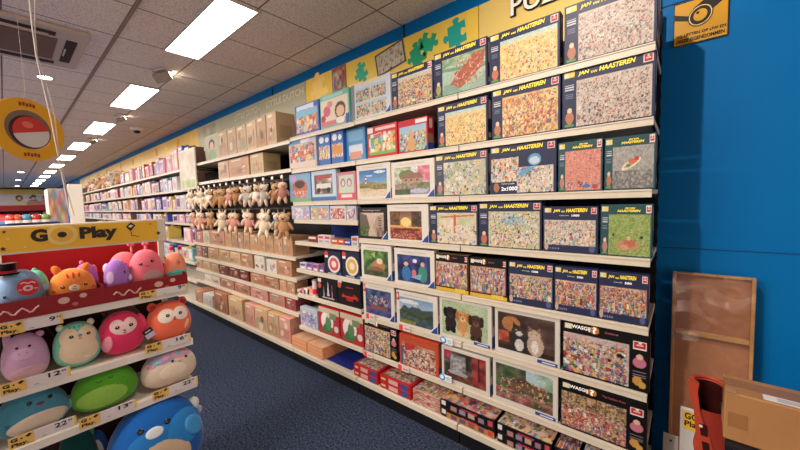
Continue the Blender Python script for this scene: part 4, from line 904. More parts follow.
# divider panels standing out from the shelving
p0 = PY(1.84, 189, 182); p1 = PY(1.84, 205, 145)
t = thing('divider_panel', 'tall white and pale green picture panel between kraft and pastel sections', 'display panel', (-5.58, 1.772, 1.80))
MB().box(-.3, .35, 0, .02, 0, .58, .003).done('board', mat((206, 206, 186), .5, .3, 'paint'), t)
c = Cv(30, 30, (220, 214, 196)); c.mottle(.05, .25, .95, .97, [(224, 216, 200), (206, 196, 176), (214, 190, 170), (226, 222, 210)], 7, 4); c.mottle(.05, .03, .95, .25, [(160, 180, 90), (190, 196, 130), (206, 206, 180)], 7, 5); c.obj('printed_picture', .62, .55, t, (-.285, -.0012, .015))
t = thing('picture_card', 'small framed picture of a dark-haired doll on the top kraft shelf', 'display panel', (-4.95, 1.9, 2.157))
MB().box(-.24, .24, 0, .02, 0, .36, .003).done('board', mat((180, 176, 150), .5, .3, 'paint'), t)
c = Cv(24, 24, (190, 184, 156)); c.ell(.5, .66, .22, .2, (50, 36, 30)); c.ell(.5, .6, .15, .15, (226, 180, 150)); c.ell(.5, .2, .3, .26, (150, 176, 140)); c.obj('printed_picture', .44, .32, t, (-.22, -.0012, .02))

# hook rails and hanging soft toys
for k, (z, lab) in enumerate(((1.80, 'upper'), (1.50, 'lower'))):
    t = thing('hook_rail', 'black %s hook rail carrying the hanging soft toys' % lab, 'hook rail', (-4.25, 1.93, z), group='hook rails of the kraft section')
    for x in (-1.25, -.36, .52, 1.3): MB().box(x-.01, x+.01, .0205, .305, -.01, .01).done('arm', BLACK, t)
    MB().box(-1.32, 1.36, 0, .02, -.012, .012, .002).done('rail', BLACK, t)
    for j in range(15):
        x = -1.26+j*.18
        tube('hook', [(x, -.0005, .0), (x, -.15, -.002), (x, -.16, .012)], .0035, mat((170, 166, 160), .3, .5, 'metal', .8), t)
        if k == 0 : MB().box(x-.02, x+.02, -.165, -.162, -.005, .025).done('price_flag', lm((220, 214, 204)), t)
def soft_toy(kind):
    c1, c2, c3 = {'rabbit': ((222, 204, 178), (236, 222, 200), (214, 150, 140)), 'bear': ((180, 134, 94), (196, 162, 122), (70, 46, 36)), 'doll': ((196, 140, 124), (230, 194, 166), (150, 104, 76)), 'lamb': ((232, 222, 206), (206, 170, 140), (90, 70, 60)), 'grey': ((176, 168, 156), (206, 190, 176), (80, 76, 76))}[kind]
    t = thing('soft_toy', 'x', 'soft toy', (0, 0, 0), group='soft toys hanging in the kraft section')
    MB().ell((0, 0, -.16), (.05, .04, .065), 12).done('body', plush_m(c1), t, smooth=True)
    MB().ell((0, -.005, -.075), (.045, .042, .045), 12).done('head', plush_m(c2), t, smooth=True)
    for s in (-1, 1):
        if kind == 'rabbit': MB().ell((s*.022, 0, -.025), (.013, .01, .04), 8, (0, s*.25, 0)).done('ear', plush_m(c1), t, smooth=True)
        elif kind == 'doll': MB().ell((s*.036, .008, -.07), (.016, .02, .04), 8).done('hair', plush_m(c3), t, smooth=True)
        else: MB().ell((s*.036, 0, -.04), (.017, .012, .017), 8).done('ear', plush_m(c1), t, smooth=True)
        MB().ell((s*.055, -.01, -.15), (.015, .016, .045), 8, (0, -s*.5, 0)).done('arm', plush_m(c1), t, smooth=True)
        MB().ell((s*.028, -.012, -.225), (.018, .02, .05), 8, (0, -s*.2, 0)).done('leg', plush_m(c2 if kind != 'bear' else c1), t, smooth=True)
        MB().ell((s*.015, -.046, -.07), (.004, .003, .005), 6).done('eye', gloss((20, 16, 16)), t)
    MB().ell((0, -.047, -.085), (.012, .008, .009), 8).done('muzzle', plush_m(c3), t, smooth=True)
    tube('loop', [(0, -.006, -.034), (0, 0, .008), (0, .003, .012)], .0022, mat((200, 190, 176), .8, .1, 'cord'), t)
    return t
protos = {}
bpy.context.view_layer.update()
kindname = {'rabbit': 'cream rabbit', 'bear': 'brown bear', 'doll': 'pink dressed doll', 'lamb': 'white lamb', 'grey': 'grey mouse'}
rowk = (['rabbit', 'lamb', 'rabbit', 'rabbit', 'lamb', 'bear', 'bear', 'doll', 'bear', 'lamb', 'grey', 'lamb', 'grey', 'bear', 'doll'],
        ['doll', 'rabbit', 'doll', 'lamb', 'bear', 'bear', 'rabbit', 'doll', 'doll', 'rabbit', 'doll', 'doll', 'rabbit', 'grey', 'bear'])
for r in range(2):
    for j in range(15):
        kd = rowk[r][j]
        if kd not in protos: o = protos[kd] = soft_toy(kd); bpy.context.view_layer.update()
        else: o = copy_tree(protos[kd])
        q = random.Random(r*40+j)
        sc = q.uniform(.85, 1.08)
        o.location = (-4.25-1.26+j*.18, 1.93-(.155, .12)[j % 2], (1.80, 1.50)[r]-.012); o.scale = (sc*1.15, sc, sc); o.rotation_euler = (q.uniform(-.1, .1), q.uniform(-.2, .2), R(42)+q.uniform(-.5, .5))
        o['label'] = '%s soft toy, %s from left on the %s hook rail' % (kindname[kd], ordn[j].replace('nearest', 'first'), ('upper', 'lower')[r])

# ------------------------------------------------------------------ far pastel toy cartons
PAST = [('lilac', (190, 160, 200)), ('pink', (226, 150, 170)), ('white', (226, 220, 222)), ('sky blue', (150, 190, 222)), ('pale grey', (190, 188, 194)), ('peach', (230, 180, 150)), ('yellow', (230, 200, 100)), ('violet', (130, 110, 180)), ('turquoise', (120, 190, 196)), ('red', (196, 60, 70)), ('deep blue', (60, 90, 170)), ('brown', (120, 84, 76))]
shelfname = ['top', 'second', 'third', 'fourth', 'fifth', 'sixth']
FP = {}
def far_print(k):
    if k not in FP:
        nm, col = PAST[k]; c = Cv(14, 14, col); rg = random.Random(k)
        c.mottle(.12, .15, .88, .75, [PAST[rg.randrange(12)][1] for _ in range(4)]+[col, (236, 228, 226)], 4, k); c.rect(.1, .8, .7, .92, (240, 234, 232)); FP[k] = c
    return FP[k]
tot = 0
fr = random.Random(5)
TENS = ['twentieth', 'thirtieth', 'fortieth', 'fiftieth', 'sixtieth']; TEN = ['twenty', 'thirty', 'forty', 'fifty', 'sixty']
near_words = lambda n: ordn[n].replace('nearest', 'first') if n < 20 else (TENS[(n+1)//10-2] if (n+1) % 10 == 0 else TEN[(n+1)//10-2]+'-'+ordn[(n+1) % 10-1].replace('nearest', 'first'))
farmesh = {}
for si, z in enumerate(ZF[:6]):
    x = -5.62; n = 0
    while x > (-17.5 if si < 4 else -14 if si < 5 else -9):
        w = fr.uniform(.15, .36)*(.8 if x > -9 else 1.5)
        lim = (ZF[si-1]-z-.085) if si else .36
        h = min(lim, fr.uniform(.16, .28) if si else fr.uniform(.2, .36))
        if fr.random() < .14: x -= fr.uniform(.06, .3); continue
        if si == 0 and x < -10.2: break
        k = fr.choices(range(12), weights=(4, 6, 3, 4, 5, 5, 3, 3, 2, 3, 3, 4))[0]
        y = 1.82+fr.uniform(0, .03)
        o = carton('toy_carton', '%s toy carton, %s from the kraft end on the far %s shelf' % (PAST[k][0], near_words(n), shelfname[si]), 'toy box', x-w, x, y, z, h, .2, PAST[k][1], far_print(k), 'pastel toy cartons of the far section')
        if fr.random() < .35:   # window carton: a clear pane over a doll-like dark insert
            MB().box(-w*.3, w*.3, -.004, -.0012, h*.2, h*.75).done('window', gloss(fr.choice([(236, 200, 190), (90, 70, 90), (150, 120, 170), (226, 210, 150)])), o)
        else:
            MB().box(-.05, .05, d0-.02 if (d0 := .1) else 0, .11, h-.0005, h+.025, .002).done('hang_tab', card(PAST[k][1]), o)
        x -= w+fr.uniform(.005, .03); n += 1; tot += 1
# large soft toys sitting on the top shelf at the far end
bpy.context.view_layer.update()
for j in range(9):
    kd, nm = (('doll', 'pink'), ('lamb', 'white'), ('grey', 'grey'), ('bear', 'brown'))[(j*3) % 4]
    o = copy_tree(protos[kd]); q = 1.35+.25*(j % 3)
    o.location = (-10.55-.62*j, 2.0, ZF[0]+.275*q+.003); o.scale = (q*1.5, q*1.1, q); o.rotation_euler = (0, 0, R(35))
    for ch in list(o.children):
        if ch.name.startswith('loop'): bpy.data.objects.remove(ch)
    o['label'] = 'large %s soft toy on the far top shelf, %s from the kraft end' % (nm, ordn[j].replace('nearest', 'first')); o['group'] = 'large soft toys on the far top shelf'
# ------------------------------------------------------------------ the wall sign
p0 = PY(2.29, 673, 48); p1 = PY(2.29, 728, 36); ztop = PY(2.29, 673, 6).z
t = thing('warning_sign', 'yellow security camera notice on the blue wall, upper right', 'sign', (p0.x, 2.29, p0.z))
w = p1.x-p0.x; h = ztop-p0.z
MB().box(0, w, 0, .008, 0, h, .001).done('plate', mat((204, 150, 26), .4, .3, 'paint'), t)
BK = lm((18, 16, 16)); CRM = lm((226, 200, 130))
f = MB(); e = .0035
for a, b, c_, d_ in ((0, w, 0, e), (0, w, h-e, h), (0, e, e, h-e), (w-e, w, e, h-e)): f.box(a, b, -.0012, -.0002, c_, d_)
f.done('border', BK, t)
cx, cz = w*.5, h*.60
MB().prism([(w*.02, h*.62), (w*.02, h*.75), (cx-w*.1, h*.60), (cx-w*.12, h*.50)], -.0014, -.0002).done('bracket_pictogram', BK, t)
MB().prism([(cx-w*.12, cz-h*.17), (w*.93, h*.83), (w*.88, h*.95), (w*.62, h*.97), (cx-w*.13, cz+h*.2)], -.0016, -.0002).done('camera_pictogram', BK, t)
def disc(parent, cx, cz, rx, rz, y, m, name, n=24, rot=0.):
    pts = []
    for k in range(n):
        a = k/n*2*math.pi; u, v = rx*math.cos(a), rz*math.sin(a)
        pts.append((cx+u*math.cos(rot)-v*math.sin(rot), cz+u*math.sin(rot)+v*math.cos(rot)))
    return MB().prism(pts, y-.001, y).done(name, m, parent)
for s, m_, yy in ((1.05, BK, -.0018), (.97, CRM, -.003), (.88, BK, -.0042), (.58, lm((204, 150, 26)), -.0054)): disc(t, cx, cz, w*.21*s, h*.235*s, yy, m_, 'lens_pictogram', 28, -.5)
disc(t, cx-w*.05, cz+h*.06, w*.03, h*.03, -.0068, BK, 'lens_pictogram')
lettering('WIJ LETTEN OP UW EN', t, w*.04, h*.17, w*.92, h*.085, -.0014, BK, 'lettering', .03, 0., R(-.5))
lettering('ONZE EIGENDOMMEN', t, w*.06, h*.055, w*.88, h*.085, -.0014, BK, 'lettering', .03, 0., R(-.5))

# ------------------------------------------------------------------ things leaning in the right-hand corner
WD = mat((190, 142, 88), .5, .3, 'wood'); PLY = mat((176, 122, 92), .55, .3, 'wood')
t = thing('wooden_board', 'tall framed wooden board in plastic film leaning on the blue wall', 'board', (.118, 2.19, 0), (R(-2.2), 0, 0))
BW, BH = .150, 1.135
f = MB(); f.box(-BW, -BW+.014, -.012, .018, 0, BH, .002); f.done('stile', WD, t)
MB().box(BW-.014, BW, -.012, .018, 0, BH, .002).done('stile', WD, t)
MB().box(-BW+.0145, BW-.0145, -.011, .017, BH-.012, BH, .002).done('top_rail', WD, t)
MB().box(-BW+.0145, BW-.0145, -.013, .017, .815, .84, .003).done('middle_rail', mat((202, 156, 104), .45, .3, 'wood'), t)
MB().box(-BW+.0145, BW-.0145, .004, .012, 0.001, BH-.0125).done('panel', PLY, t)
# plastic film: slightly slack sheet over the upper half
bm = bmesh.new(); rg = np.random.RandomState(3)
vs = [[bm.verts.new((-BW-.001+(2*BW+.002)*i/16, -.0155-.004*math.sin(i*.6+j*.9)*math.sin(i/16*math.pi)*math.sin(j/16*math.pi)-.003*rg.rand(), .79+(BH-.788)*j/16)) for i in range(17)] for j in range(17)]
for j in range(16):
    for i in range(16): bm.faces.new((vs[j][i], vs[j][i+1], vs[j+1][i+1], vs[j+1][i]))
me = bpy.data.meshes.new('plastic_film'); bm.to_mesh(me); bm.free()
for p in me.polygons: p.use_smooth = True
link('plastic_film', me, CLEAR, t)

# long carton lying across a dark crate
YC = 1.52
q0 = PY(YC, 723, 438); q1 = PY(YC, 725, 391)
t = thing('dark_crate', 'dark metal stand carrying the long brown carton, bottom right corner', 'stand', (.50, 1.64, 0))
for a, b in ((-.34, -.13), (.34, -.13), (-.34, .13), (.34, .13)):
    MB().box(a-.012, a+.012, b-.012, b+.012, 0, q0.z-.012, .002).done('leg', mat((40, 40, 48), .3, .4, 'metal', .5), t)
MB().box(-.37, .37, -.15, .15, q0.z-.0118, q0.z-.002).done('top', mat((24, 24, 32), .5, .3, 'metal'), t)
for z in (.15, .4): MB().box(-.325, .325, -.12, .12, z, z+.02).done('tray', mat((20, 24, 44), .5, .3, 'metal'), t)
t = thing('shipping_carton', 'long brown shipping carton with clear tape and a white label, right edge', 'carton', (q0.x, YC, q0.z), (0, 0, R(-2)))
ch = q1.z-q0.z
MB().box(0, .8, 0, .15, 0, ch, .004).done('carton', card((156, 112, 70)), t)
TP = mat((140, 98, 58), .15, .5, 'card')
f = MB().box(-.0008, .8,   .055, .115, ch+.0003, ch+.0012); f.box(-.0014, -.0004, .055, .115, ch*.45, ch+.0012); f.done('parcel_tape', TP, t)
MB().box(.01, .055, -.0014, -.0004, ch*.3, ch*.6).done('parcel_tape', TP, t)
MB().box(.0, .03, -.0014, .03, ch+.0003, ch+.0022, .0005).done('parcel_tape', mat((170, 124, 78), .1, .6, 'card'), t)
MB().box(.09, .33, .012, .05, ch+.0004, ch+.0014).done('address_label', lm((206, 204, 206)), t)
for k in range(3): MB().box(.12, .28-.04*k, .02+.009*k, .023+.009*k, ch+.0015, ch+.0019).done('label_print', lm((110, 110, 120)), t)
# red plastic holder
RD = mat((168, 62, 40), .5, .3, 'plastic')
xt = xat(690, 1.84, .80); xb_ = xat(704, 1.84, .56)
zt = PY(1.84, 692, 380).z
t = thing('red_plastic_tool', 'orange red plastic scoop with a slotted spine standing before the wooden board', 'tool', (xt, 1.84, 0))
lean_ = (xb_-xt)/.24
def spx(z): return (zt-z)*lean_*.62
def sp_(pts): return [(x+spx(z), z) for x, z in pts]
MB().prism(sp_([(.0, .0), (.045, .0), (.045, .44), (.04, .52), (.028, .56), (.02, .62), (.022, zt-.04), (.03, zt-.006), (.02, zt), (-.004, zt), (-.008, zt-.05), (.0, zt-.12), (-.004, .52), (-.018, .47), (-.018, .41), (-.002, .36)]), -.012, .012).done('spine', RD, t)
SLT = mat((46, 14, 12), .6, .2, 'plastic')
for k in range(5): MB().prism(sp_([(.012, .22+.075*k), (.034, .22+.075*k), (.034, .27+.075*k), (.012, .27+.075*k)]), -.0135, -.0123).done('slot', SLT, t)
# hollow scoop: half shell open to the front
bm = bmesh.new(); n = 18; rows = []
for zz in np.linspace(zt-.30, zt-.002, 8):
    r0 = .046+.006*(zz-zt+.3)/.3
    rows.append([(bm.verts.new((.06+spx(zz)*.6+r0*math.cos(a), .016+1.1*r0*math.sin(a), zz)), bm.verts.new((.06+spx(zz)*.6+(r0-.006)*math.cos(a), .016+1.1*(r0-.006)*math.sin(a), zz))) for a in [math.pi*k/n for k in range(n+1)]])
for j in range(7):
    for k in range(n):
        a, b, c_, d_ = rows[j][k], rows[j][k+1], rows[j+1][k+1], rows[j+1][k]
        bm.faces.new((a[0], b[0], c_[0], d_[0])); bm.faces.new((a[1], d_[1], c_[1], b[1]))
for k in range(n):
    a, b = rows[7][k], rows[7][k+1]; bm.faces.new((a[0], b[0], b[1], a[1]))
    a, b = rows[0][k], rows[0][k+1]; bm.faces.new((a[0], a[1], b[1], b[0]))
bmesh.ops.recalc_face_normals(bm, faces=bm.faces[:])
me = bpy.data.meshes.new('scoop'); bm.to_mesh(me); bm.free()
for p in me.polygons: p.use_smooth = True
link('scoop', me, RD, t)
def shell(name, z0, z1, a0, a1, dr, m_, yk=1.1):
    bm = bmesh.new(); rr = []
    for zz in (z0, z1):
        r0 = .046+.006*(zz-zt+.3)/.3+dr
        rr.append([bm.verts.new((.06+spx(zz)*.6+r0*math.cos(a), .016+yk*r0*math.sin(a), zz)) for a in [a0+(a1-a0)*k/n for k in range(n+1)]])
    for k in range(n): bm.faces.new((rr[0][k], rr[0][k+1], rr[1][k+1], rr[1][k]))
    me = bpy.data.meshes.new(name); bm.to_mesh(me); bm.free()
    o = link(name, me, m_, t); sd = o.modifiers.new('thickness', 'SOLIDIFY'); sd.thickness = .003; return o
shell('hollow', zt-.24, zt-.012, .15, math.pi-.15, -.008, mat((52, 12, 12), .7, .1, 'plastic'))  # inner shell coloured very dark to put shade inside the scoop
shell('front_wall', zt-.30, zt-.115, -math.pi+.25, -.1, -.002, mat((140, 44, 32), .5, .3, 'plastic'), .55)
f = MB()
for k in range(n):
    a0, a1 = math.pi*k/n, math.pi*(k+1)/n
    f.cyl((.06+.05*math.cos(a0), .016+.055*math.sin(a0), zt), (.06+.05*math.cos(a1), .016+.055*math.sin(a1), zt), .008, n=8)
f.done('rim', RD, t)
MB().cyl((spx(.56)+.016, -.0145, .56), (spx(.56)+.016, -.0121, .56), .006, n=12).done('rivet', lm((220, 206, 200)), t)
# small sign holder behind it
t = thing('sign_holder', 'small white framed sign holder with a yellow printed corner leaning beside the red handle', 'sign holder', (xat(681, 2.0, .6)+.03, 2.0, 0), (R(-3), 0, 0))
zt2 = PY(2.02, 688, 409).z
MB().box(-.03, .085, 0, .012, 0, zt2, .004).done('frame', mat((214, 208, 198), .3, .4, 'plastic'), t)
MB().box(-.022, .077, -.0012, -.0003, .01, zt2-.012).done('insert', lm((196, 192, 190)), t)
MB().box(-.018, .073, -.0022, -.0013, zt2-.10, zt2-.016).done('yellow_print', lm((226, 180, 60)), t)
lettering('GO', t, -.014, zt2-.05, .05, .03, -.0026, lm((30, 24, 20)), 'lettering', .03)
lettering('Play', t, -.014, zt2-.092, .06, .034, -.0026, lm((30, 24, 20)), 'lettering', .03)
t = thing('white_card', 'low white plastic card holder at the foot of the wooden board', 'card holder', (-.02, 2.06, 0), (R(-5), 0, 0))
zt3 = PY(2.08, 676, 437).z
MB().box(-.03, .03, 0, .008, 0, zt3, .002).done('plate', mat((206, 198, 192), .3, .4, 'plastic'), t)
MB().cyl((0, -.002, zt3-.03), (0, -.0003, zt3-.03), .006, n=12).done('hole', lm((90, 84, 84)), t)

# ------------------------------------------------------------------ soft toy display on the left
XD = -2.0
RZ = R(90)
def DY(px, py, x=XD): return PX(x, px, py)
t = thing('display_stand', 'white shelving end with a red back carrying round soft toys', 'display stand', (XD, .1, 0), (0, 0, RZ))
WH = mat((214, 204, 192), .45, .35, 'metal')
MB().box(-.62, .50, .36, .38, 1.116, 1.36).done('back_panel', mat((176, 22, 28), .6, .2, 'paint'), t)
MB().box(-.62, .50, .36, .38, .1, 1.1155).done('lower_back_panel', mat((40, 24, 26), .6, .2, 'paint'), t)
for x in (-.6, -.135, .48): MB().box(x-.012, x+.012, .335, .359, 0, 1.44).done('upright', WH, t)
MB().box(-.62, .50, .0, .36, 0, .1).done('plinth', BLACK, t)
TZ = [1.115, .845, .618, .16]
TX = [0.0, -.02, -.04, -.06]
for k, (z, dx) in enumerate(zip(TZ, TX)):
    s = MB().box(-.62, .50, dx+.003, .334, z-.03, z, .003).done('shelf', WH, t)
    MB().box(-.62, .50, dx, dx+.0028, z-.034, z-.001).done('price_rail', mat((226, 218, 208), .3, .4, 'metal'), s)
# header sign
a = DY(0, 255); b = DY(166, 240); zb = 1.376; ztp = 1.487
t = thing('shop_sign', 'yellow sign lettered GO Play with white frame above the soft toys', 'sign', (XD+.01, 0, zb), (0, 0, RZ))
sx0, sx1 = -.35, b.y
hh = ztp-zb
MB().box(sx0, sx1, 0, .03, 0, hh, .003).done('frame', mat((226, 214, 190), .4, .4, 'paint'), t)
MB().box(sx0+.01, sx1-.035, -.003, -.0003, .009, hh-.009).done('yellow_face', lm((236, 182, 46)), t)
BR = lm((40, 26, 18))
def sgn(px, py): p = PX(XD+.01, px, py); return p.y, p.z-zb
x0, z0 = sgn(31, 242.5); x1, z1 = sgn(47, 229)
lettering('G', t, x0, z0, x1-x0, .052, -.0045, BR, 'lettering', .06)
x, z = sgn(62, 234.5)
disc(t, x, z, .048, .043, -.0032, lm((238, 206, 120)), 'ring', 28); disc(t, x, z, .034, .030, -.0044, lm((232, 178, 60)), 'ring', 28); disc(t, x, z, .014, .012, -.0056, BR, 'ring', 20)
x0, z0 = sgn(80, 239.5); x1, z1 = sgn(117, 229)
lettering('Play', t, x0, .026, x1-x0, .066, -.0045, BR, 'lettering', .05)
x, z = sgn(130.5, 226.5)
MB().prism([(x-.018, z), (x-.002, z-.022), (x+.018, z+.004), (x+.002, z+.02)], -.0045, -.0032).done('kite_emblem', BR, t)
MB().prism([(x-.010, z+.001), (x-.001, z-.006), (x+.010, z+.004), (x+.001, z+.009)], -.0055, -.0046).done('kite_emblem', lm((230, 214, 170)), t)
tube('kite_tail', [(x-.002, -.004, z-.022), (x+.002, -.004, z-.035), (x-.003, -.004, z-.044), (x+.01, -.004, z-.042), (x+.022, -.004, z-.05), (x+.03, -.004, z-.047)], .0012, BR, t)
def star(parent, x, z, r, y, m):
    MB().prism([(x+(r if k % 2 == 0 else r*.42)*math.sin(k*math.pi/5), z+(r if k % 2 == 0 else r*.42)*math.cos(k*math.pi/5)) for k in range(10)], y-.0012, y).done('star', m, parent)
for px, py, r, m_ in ((4, 232, .007, BR), (3, 249, .010, BR), (158, 233, .011, BR), (150, 224, .005, BR), (25, 247, .006, lm((240, 210, 130))), (8, 239, .005, lm((240, 210, 130)))):
    x, z = sgn(px, py); star(t, x, z, r, -.0033, m_)
for x in (-.135, .478):
    MB().box(x-.008, x+.008, .0305, .325, .03, .05).done('support', WH, t)

# red trays
def tray(label, pxa, pxb, x, z, dep=.3, hh=.075):
    a = PX(x, pxa, 300).y; b = PX(x, pxb, 285).y; w = b-a
    t = thing('display_tray', label, 'display tray', (x, (a+b)/2, z+.001), (0, 0, RZ), 'red cardboard trays of soft toys')
    RC = card((138, 14, 24))
    f = MB().box(-w/2, w/2, 0, dep, 0, .004); f.box(-w/2, w/2, 0, .004, .0042, hh); f.box(-w/2, w/2, dep-.004, dep, .0042, hh*1.4)
    f.box(-w/2, -w/2+.004, .0042, dep-.0042, .0042, hh*1.1); f.box(w/2-.004, w/2, .0042, dep-.0042, .0042, hh*1.1)
    f.done('tray', RC, t)
    m_ = lm((206, 160, 150))
    tube('white_swirl', [(-w*.40+w*.028*k, -.0012, hh*.42+.011*math.sin(k*1.3)) for k in range(12)], .0035, m_, t)
    disc(t, w*.12, hh*.6, .018, .014, -.0004, m_, 'white_blob'); disc(t, w*.3, hh*.72, .012, .010, -.0004, m_, 'white_blob'); disc(t, w*.22, hh*.3, .010, .008, -.0004, lm((190, 90, 90)), 'white_blob')
    return t
tray('red cardboard tray holding the orange cat and blue toys, upper left tier', -16, 103, XD+.005, TZ[0])
tray('red cardboard tray holding the pink toys, upper right tier', 104.5, 188, XD+.005, TZ[0])

# price labels
def price(px0, py0, px1, py1, euros, cents, label, x, hh=.042):
    a = PX(x, px0, py0); b = PX(x, px1, py1); w = b.y-a.y
    tilt = 0.
    t = thing('price_label', label, 'price label', (x, a.y, (a.z+b.z)/2), (0, 0, RZ), 'price labels of the soft toy display')
    MB().box(0, w, 0, .0025, -hh/2, hh/2, .0006).done('card', lm((216, 206, 206)), t)
    lw = min(.062, w*.45)
    MB().box(-.006, lw, -.0015, -.0003, -hh*.56, hh*.52).done('yellow_sticker', lm((224, 182, 96)), t)
    lettering('G', t, lw*.0, hh*.06, lw*.3, hh*.34, -.0019, BR, 'lettering', .06)
    disc(t, lw*.46, hh*.2, lw*.05, lw*.05, -.0016, BR, 'emblem', 12)
    MB().prism([(lw*.62, hh*.3), (lw*.74, hh*.12), (lw*.93, hh*.32), (lw*.8, hh*.46)], -.0022, -.0016).done('kite_emblem', BR, t)
    lettering('Play.', t, lw*.02, -hh*.5, lw*.72, hh*.42, -.0019, BR, 'lettering', .04)
    MB().box(w*.45, w*.52, -.0008, -.0002, -hh*.34, -hh*.30).done('small_print', lm((60, 56, 60)), t)
    MB().box(w-.005, w+.003, -.0012, -.0003, -hh*.5, hh*.5).done('yellow_end', lm((224, 186, 80)), t)
    lettering(euros, t, w*.66 if len(euros) > 1 else w*.78, -hh*.05, .018*len(euros) if w > .08 else .012*len(euros), .019, -.0019, lm((20, 18, 20)), 'price_figure', .02)
    lettering(cents, t, w*.66+.018*len(euros)+.003 if len(euros) > 1 else w*.78+.021, .006, .013, .010, -.0019, lm((20, 18, 20)), 'price_cents', .01)
price(0, 330, 62, 319, '9', '99', 'price label 9.99 below the left red tray', XD+.012)
price(141, 298, 187, 285, '9', '99', 'price label 9.99 below the right red tray', XD+.012, .036)
price(2, 387, 70, 374, '12', '99', 'price label 12.99 below the lilac hippo', XD+.032)
price(147, 349, 190, 337, '16', '99', 'price label 16.99 below the coral fox', XD+.032)
price(10, 440, 76, 424, '22', '99', 'price label 22.99 below the teal blue whale', XD+.05)
price(81, 423, 136, 404, '13', '99', 'price label 13.99 below the green frog toy', XD+.05)
price(154, 396, 197, 380, '22', '99', 'price label 22.99 below the white speckled toy', XD+.05)

# soft toys: rounded bodies with sewn-on features
EXP = 2.35
class Plush:
    def __init__(s, label, px0, px1, pyb, pyt, x, col, name='plush_animal', depth=.8, tilt=0., yaw=0., zb=None, taper=.12, ztop=None):
        a = PX(x, px0, (pyb+pyt)/2); b = PX(x, px1, (pyb+pyt)/2); c_ = (px0+px1)/2
        s.w = (b.y-a.y); zbb = PX(x, c_, pyb).z if zb is None else zb
        s.h = PX(x, c_, pyt).z-zbb
        up = [q for q in TZ if q > zbb+.08]
        if up: s.h = min(s.h, min(up)-.038-zbb)
        s.a, s.c = s.w/2, s.h/2; s.b = min(s.a, s.c)*depth; s.tp = taper
        s.o = thing(name, label, 'soft toy', (x, (a.y+b.y)/2, zbb), (0, tilt, RZ+yaw), 'round soft toys of the display')
        s.o.rotation_euler = (0, 0, RZ+yaw)
        s.tilt = tilt
        bm = bmesh.new(); bmesh.ops.create_uvsphere(bm, u_segments=40, v_segments=26, radius=1)
        for v in bm.verts:
            d = v.co.normalized(); r = (abs(d.x)**EXP+abs(d.y)**EXP+abs(d.z)**EXP)**(-1/EXP); d *= r
            v.co = s.pt(d.x, d.y, d.z)
        lo = min(v.co.z for v in bm.verts); s.o.location.z -= lo-.0008
        me = bpy.data.meshes.new('body'); bm.to_mesh(me); bm.free()
        for p in me.polygons: p.use_smooth = True
        s.body = link('body', me, plush_m(col), s.o)
    def pt(s, X, Yy, Z):
        v = Vector((s.a*X*(1-s.tp*Z), s.b*Yy, s.c*Z))
        if s.tilt: v = Matrix.Rotation(s.tilt, 3, 'Y') @ v
        return v+Vector((0, 0, s.c))
    def front(s, X, Z, off=.0015):
        q = 1-abs(X)**EXP-abs(Z)**EXP
        return s.pt(X, -(max(q, 0)**(1/EXP))-off/s.b, Z)
    def patch(s, cx, cz, rx, rz, col, name='belly_patch', rot=0., off=.0016, m=None, shape=None, n=26, rings=6):
        bm = bmesh.new(); rows = []
        c0 = bm.verts.new(s.front(cx, cz, off))
        for j in range(1, rings+1):
            t_ = j/rings; row = []
            for k in range(n):
                a = k/n*2*math.pi; rr = shape(a) if shape else 1.
                u, v = rx*t_*rr*math.cos(a), rz*t_*rr*math.sin(a)
                X = cx+u*math.cos(rot)-v*math.sin(rot); Z = cz+u*math.sin(rot)+v*math.cos(rot)
                lim = (abs(X)**EXP+abs(Z)**EXP)
                if lim > .97: f_ = (.97/lim)**(1/EXP); X *= f_; Z *= f_
                row.append(bm.verts.new(s.front(X, Z, off if j < rings else off*.2)))
            rows.append(row)
        for k in range(n): bm.faces.new((c0, rows[0][k], rows[0][(k+1) % n]))
        for j in range(rings-1):
            for k in range(n): bm.faces.new((rows[j][k], rows[j+1][k], rows[j+1][(k+1) % n], rows[j][(k+1) % n]))
        bmesh.ops.recalc_face_normals(bm, faces=bm.faces[:])
        me = bpy.data.meshes.new(name); bm.to_mesh(me); bm.free()
        for p in me.polygons: p.use_smooth = True
        return link(name, me, m or plush_m(col), s.o)
    def eyes(s, x, z, r=.05, sep=None, x2=None, z2=None, white=False):
        pts = ((x, z), (x2 if x2 is not None else -x, z2 if z2 is not None else z))
        for X, Z in pts:
            e = s.patch(X, Z, r*s.c/s.a*1.15, r, (16, 12, 14), 'eye', off=.004, m=gloss((16, 12, 14)), n=14, rings=3)
            if white: s.patch(X, Z+r*.3, r*.35, r*.35, (230, 226, 226), 'eye_glint', off=.0055, m=gloss((230, 226, 226)), n=10, rings=2)
        return s
    def bump(s, X, Z, rx, ry, rz, col, name='ear', rot=(0, 0, 0), yo=0.):
        p = s.pt(X, 0, Z)
        return MB().ell((p.x, p.y+yo*s.b, p.z), (rx*s.a, ry*s.b, rz*s.c), 14, rot).done(name, plush_m(col), s.o, smooth=True)
    def smile(s, X, Z, w=.06, col=(60, 30, 30)):
        pts = [tuple(s.front(X+w*(k/4-1), Z-.05*(1-((k/4-1))**2), .002)) for k in range(9)]
        return tube('mouth', pts, .0012, mat(col, .8, .1, 'thread'), s.o)
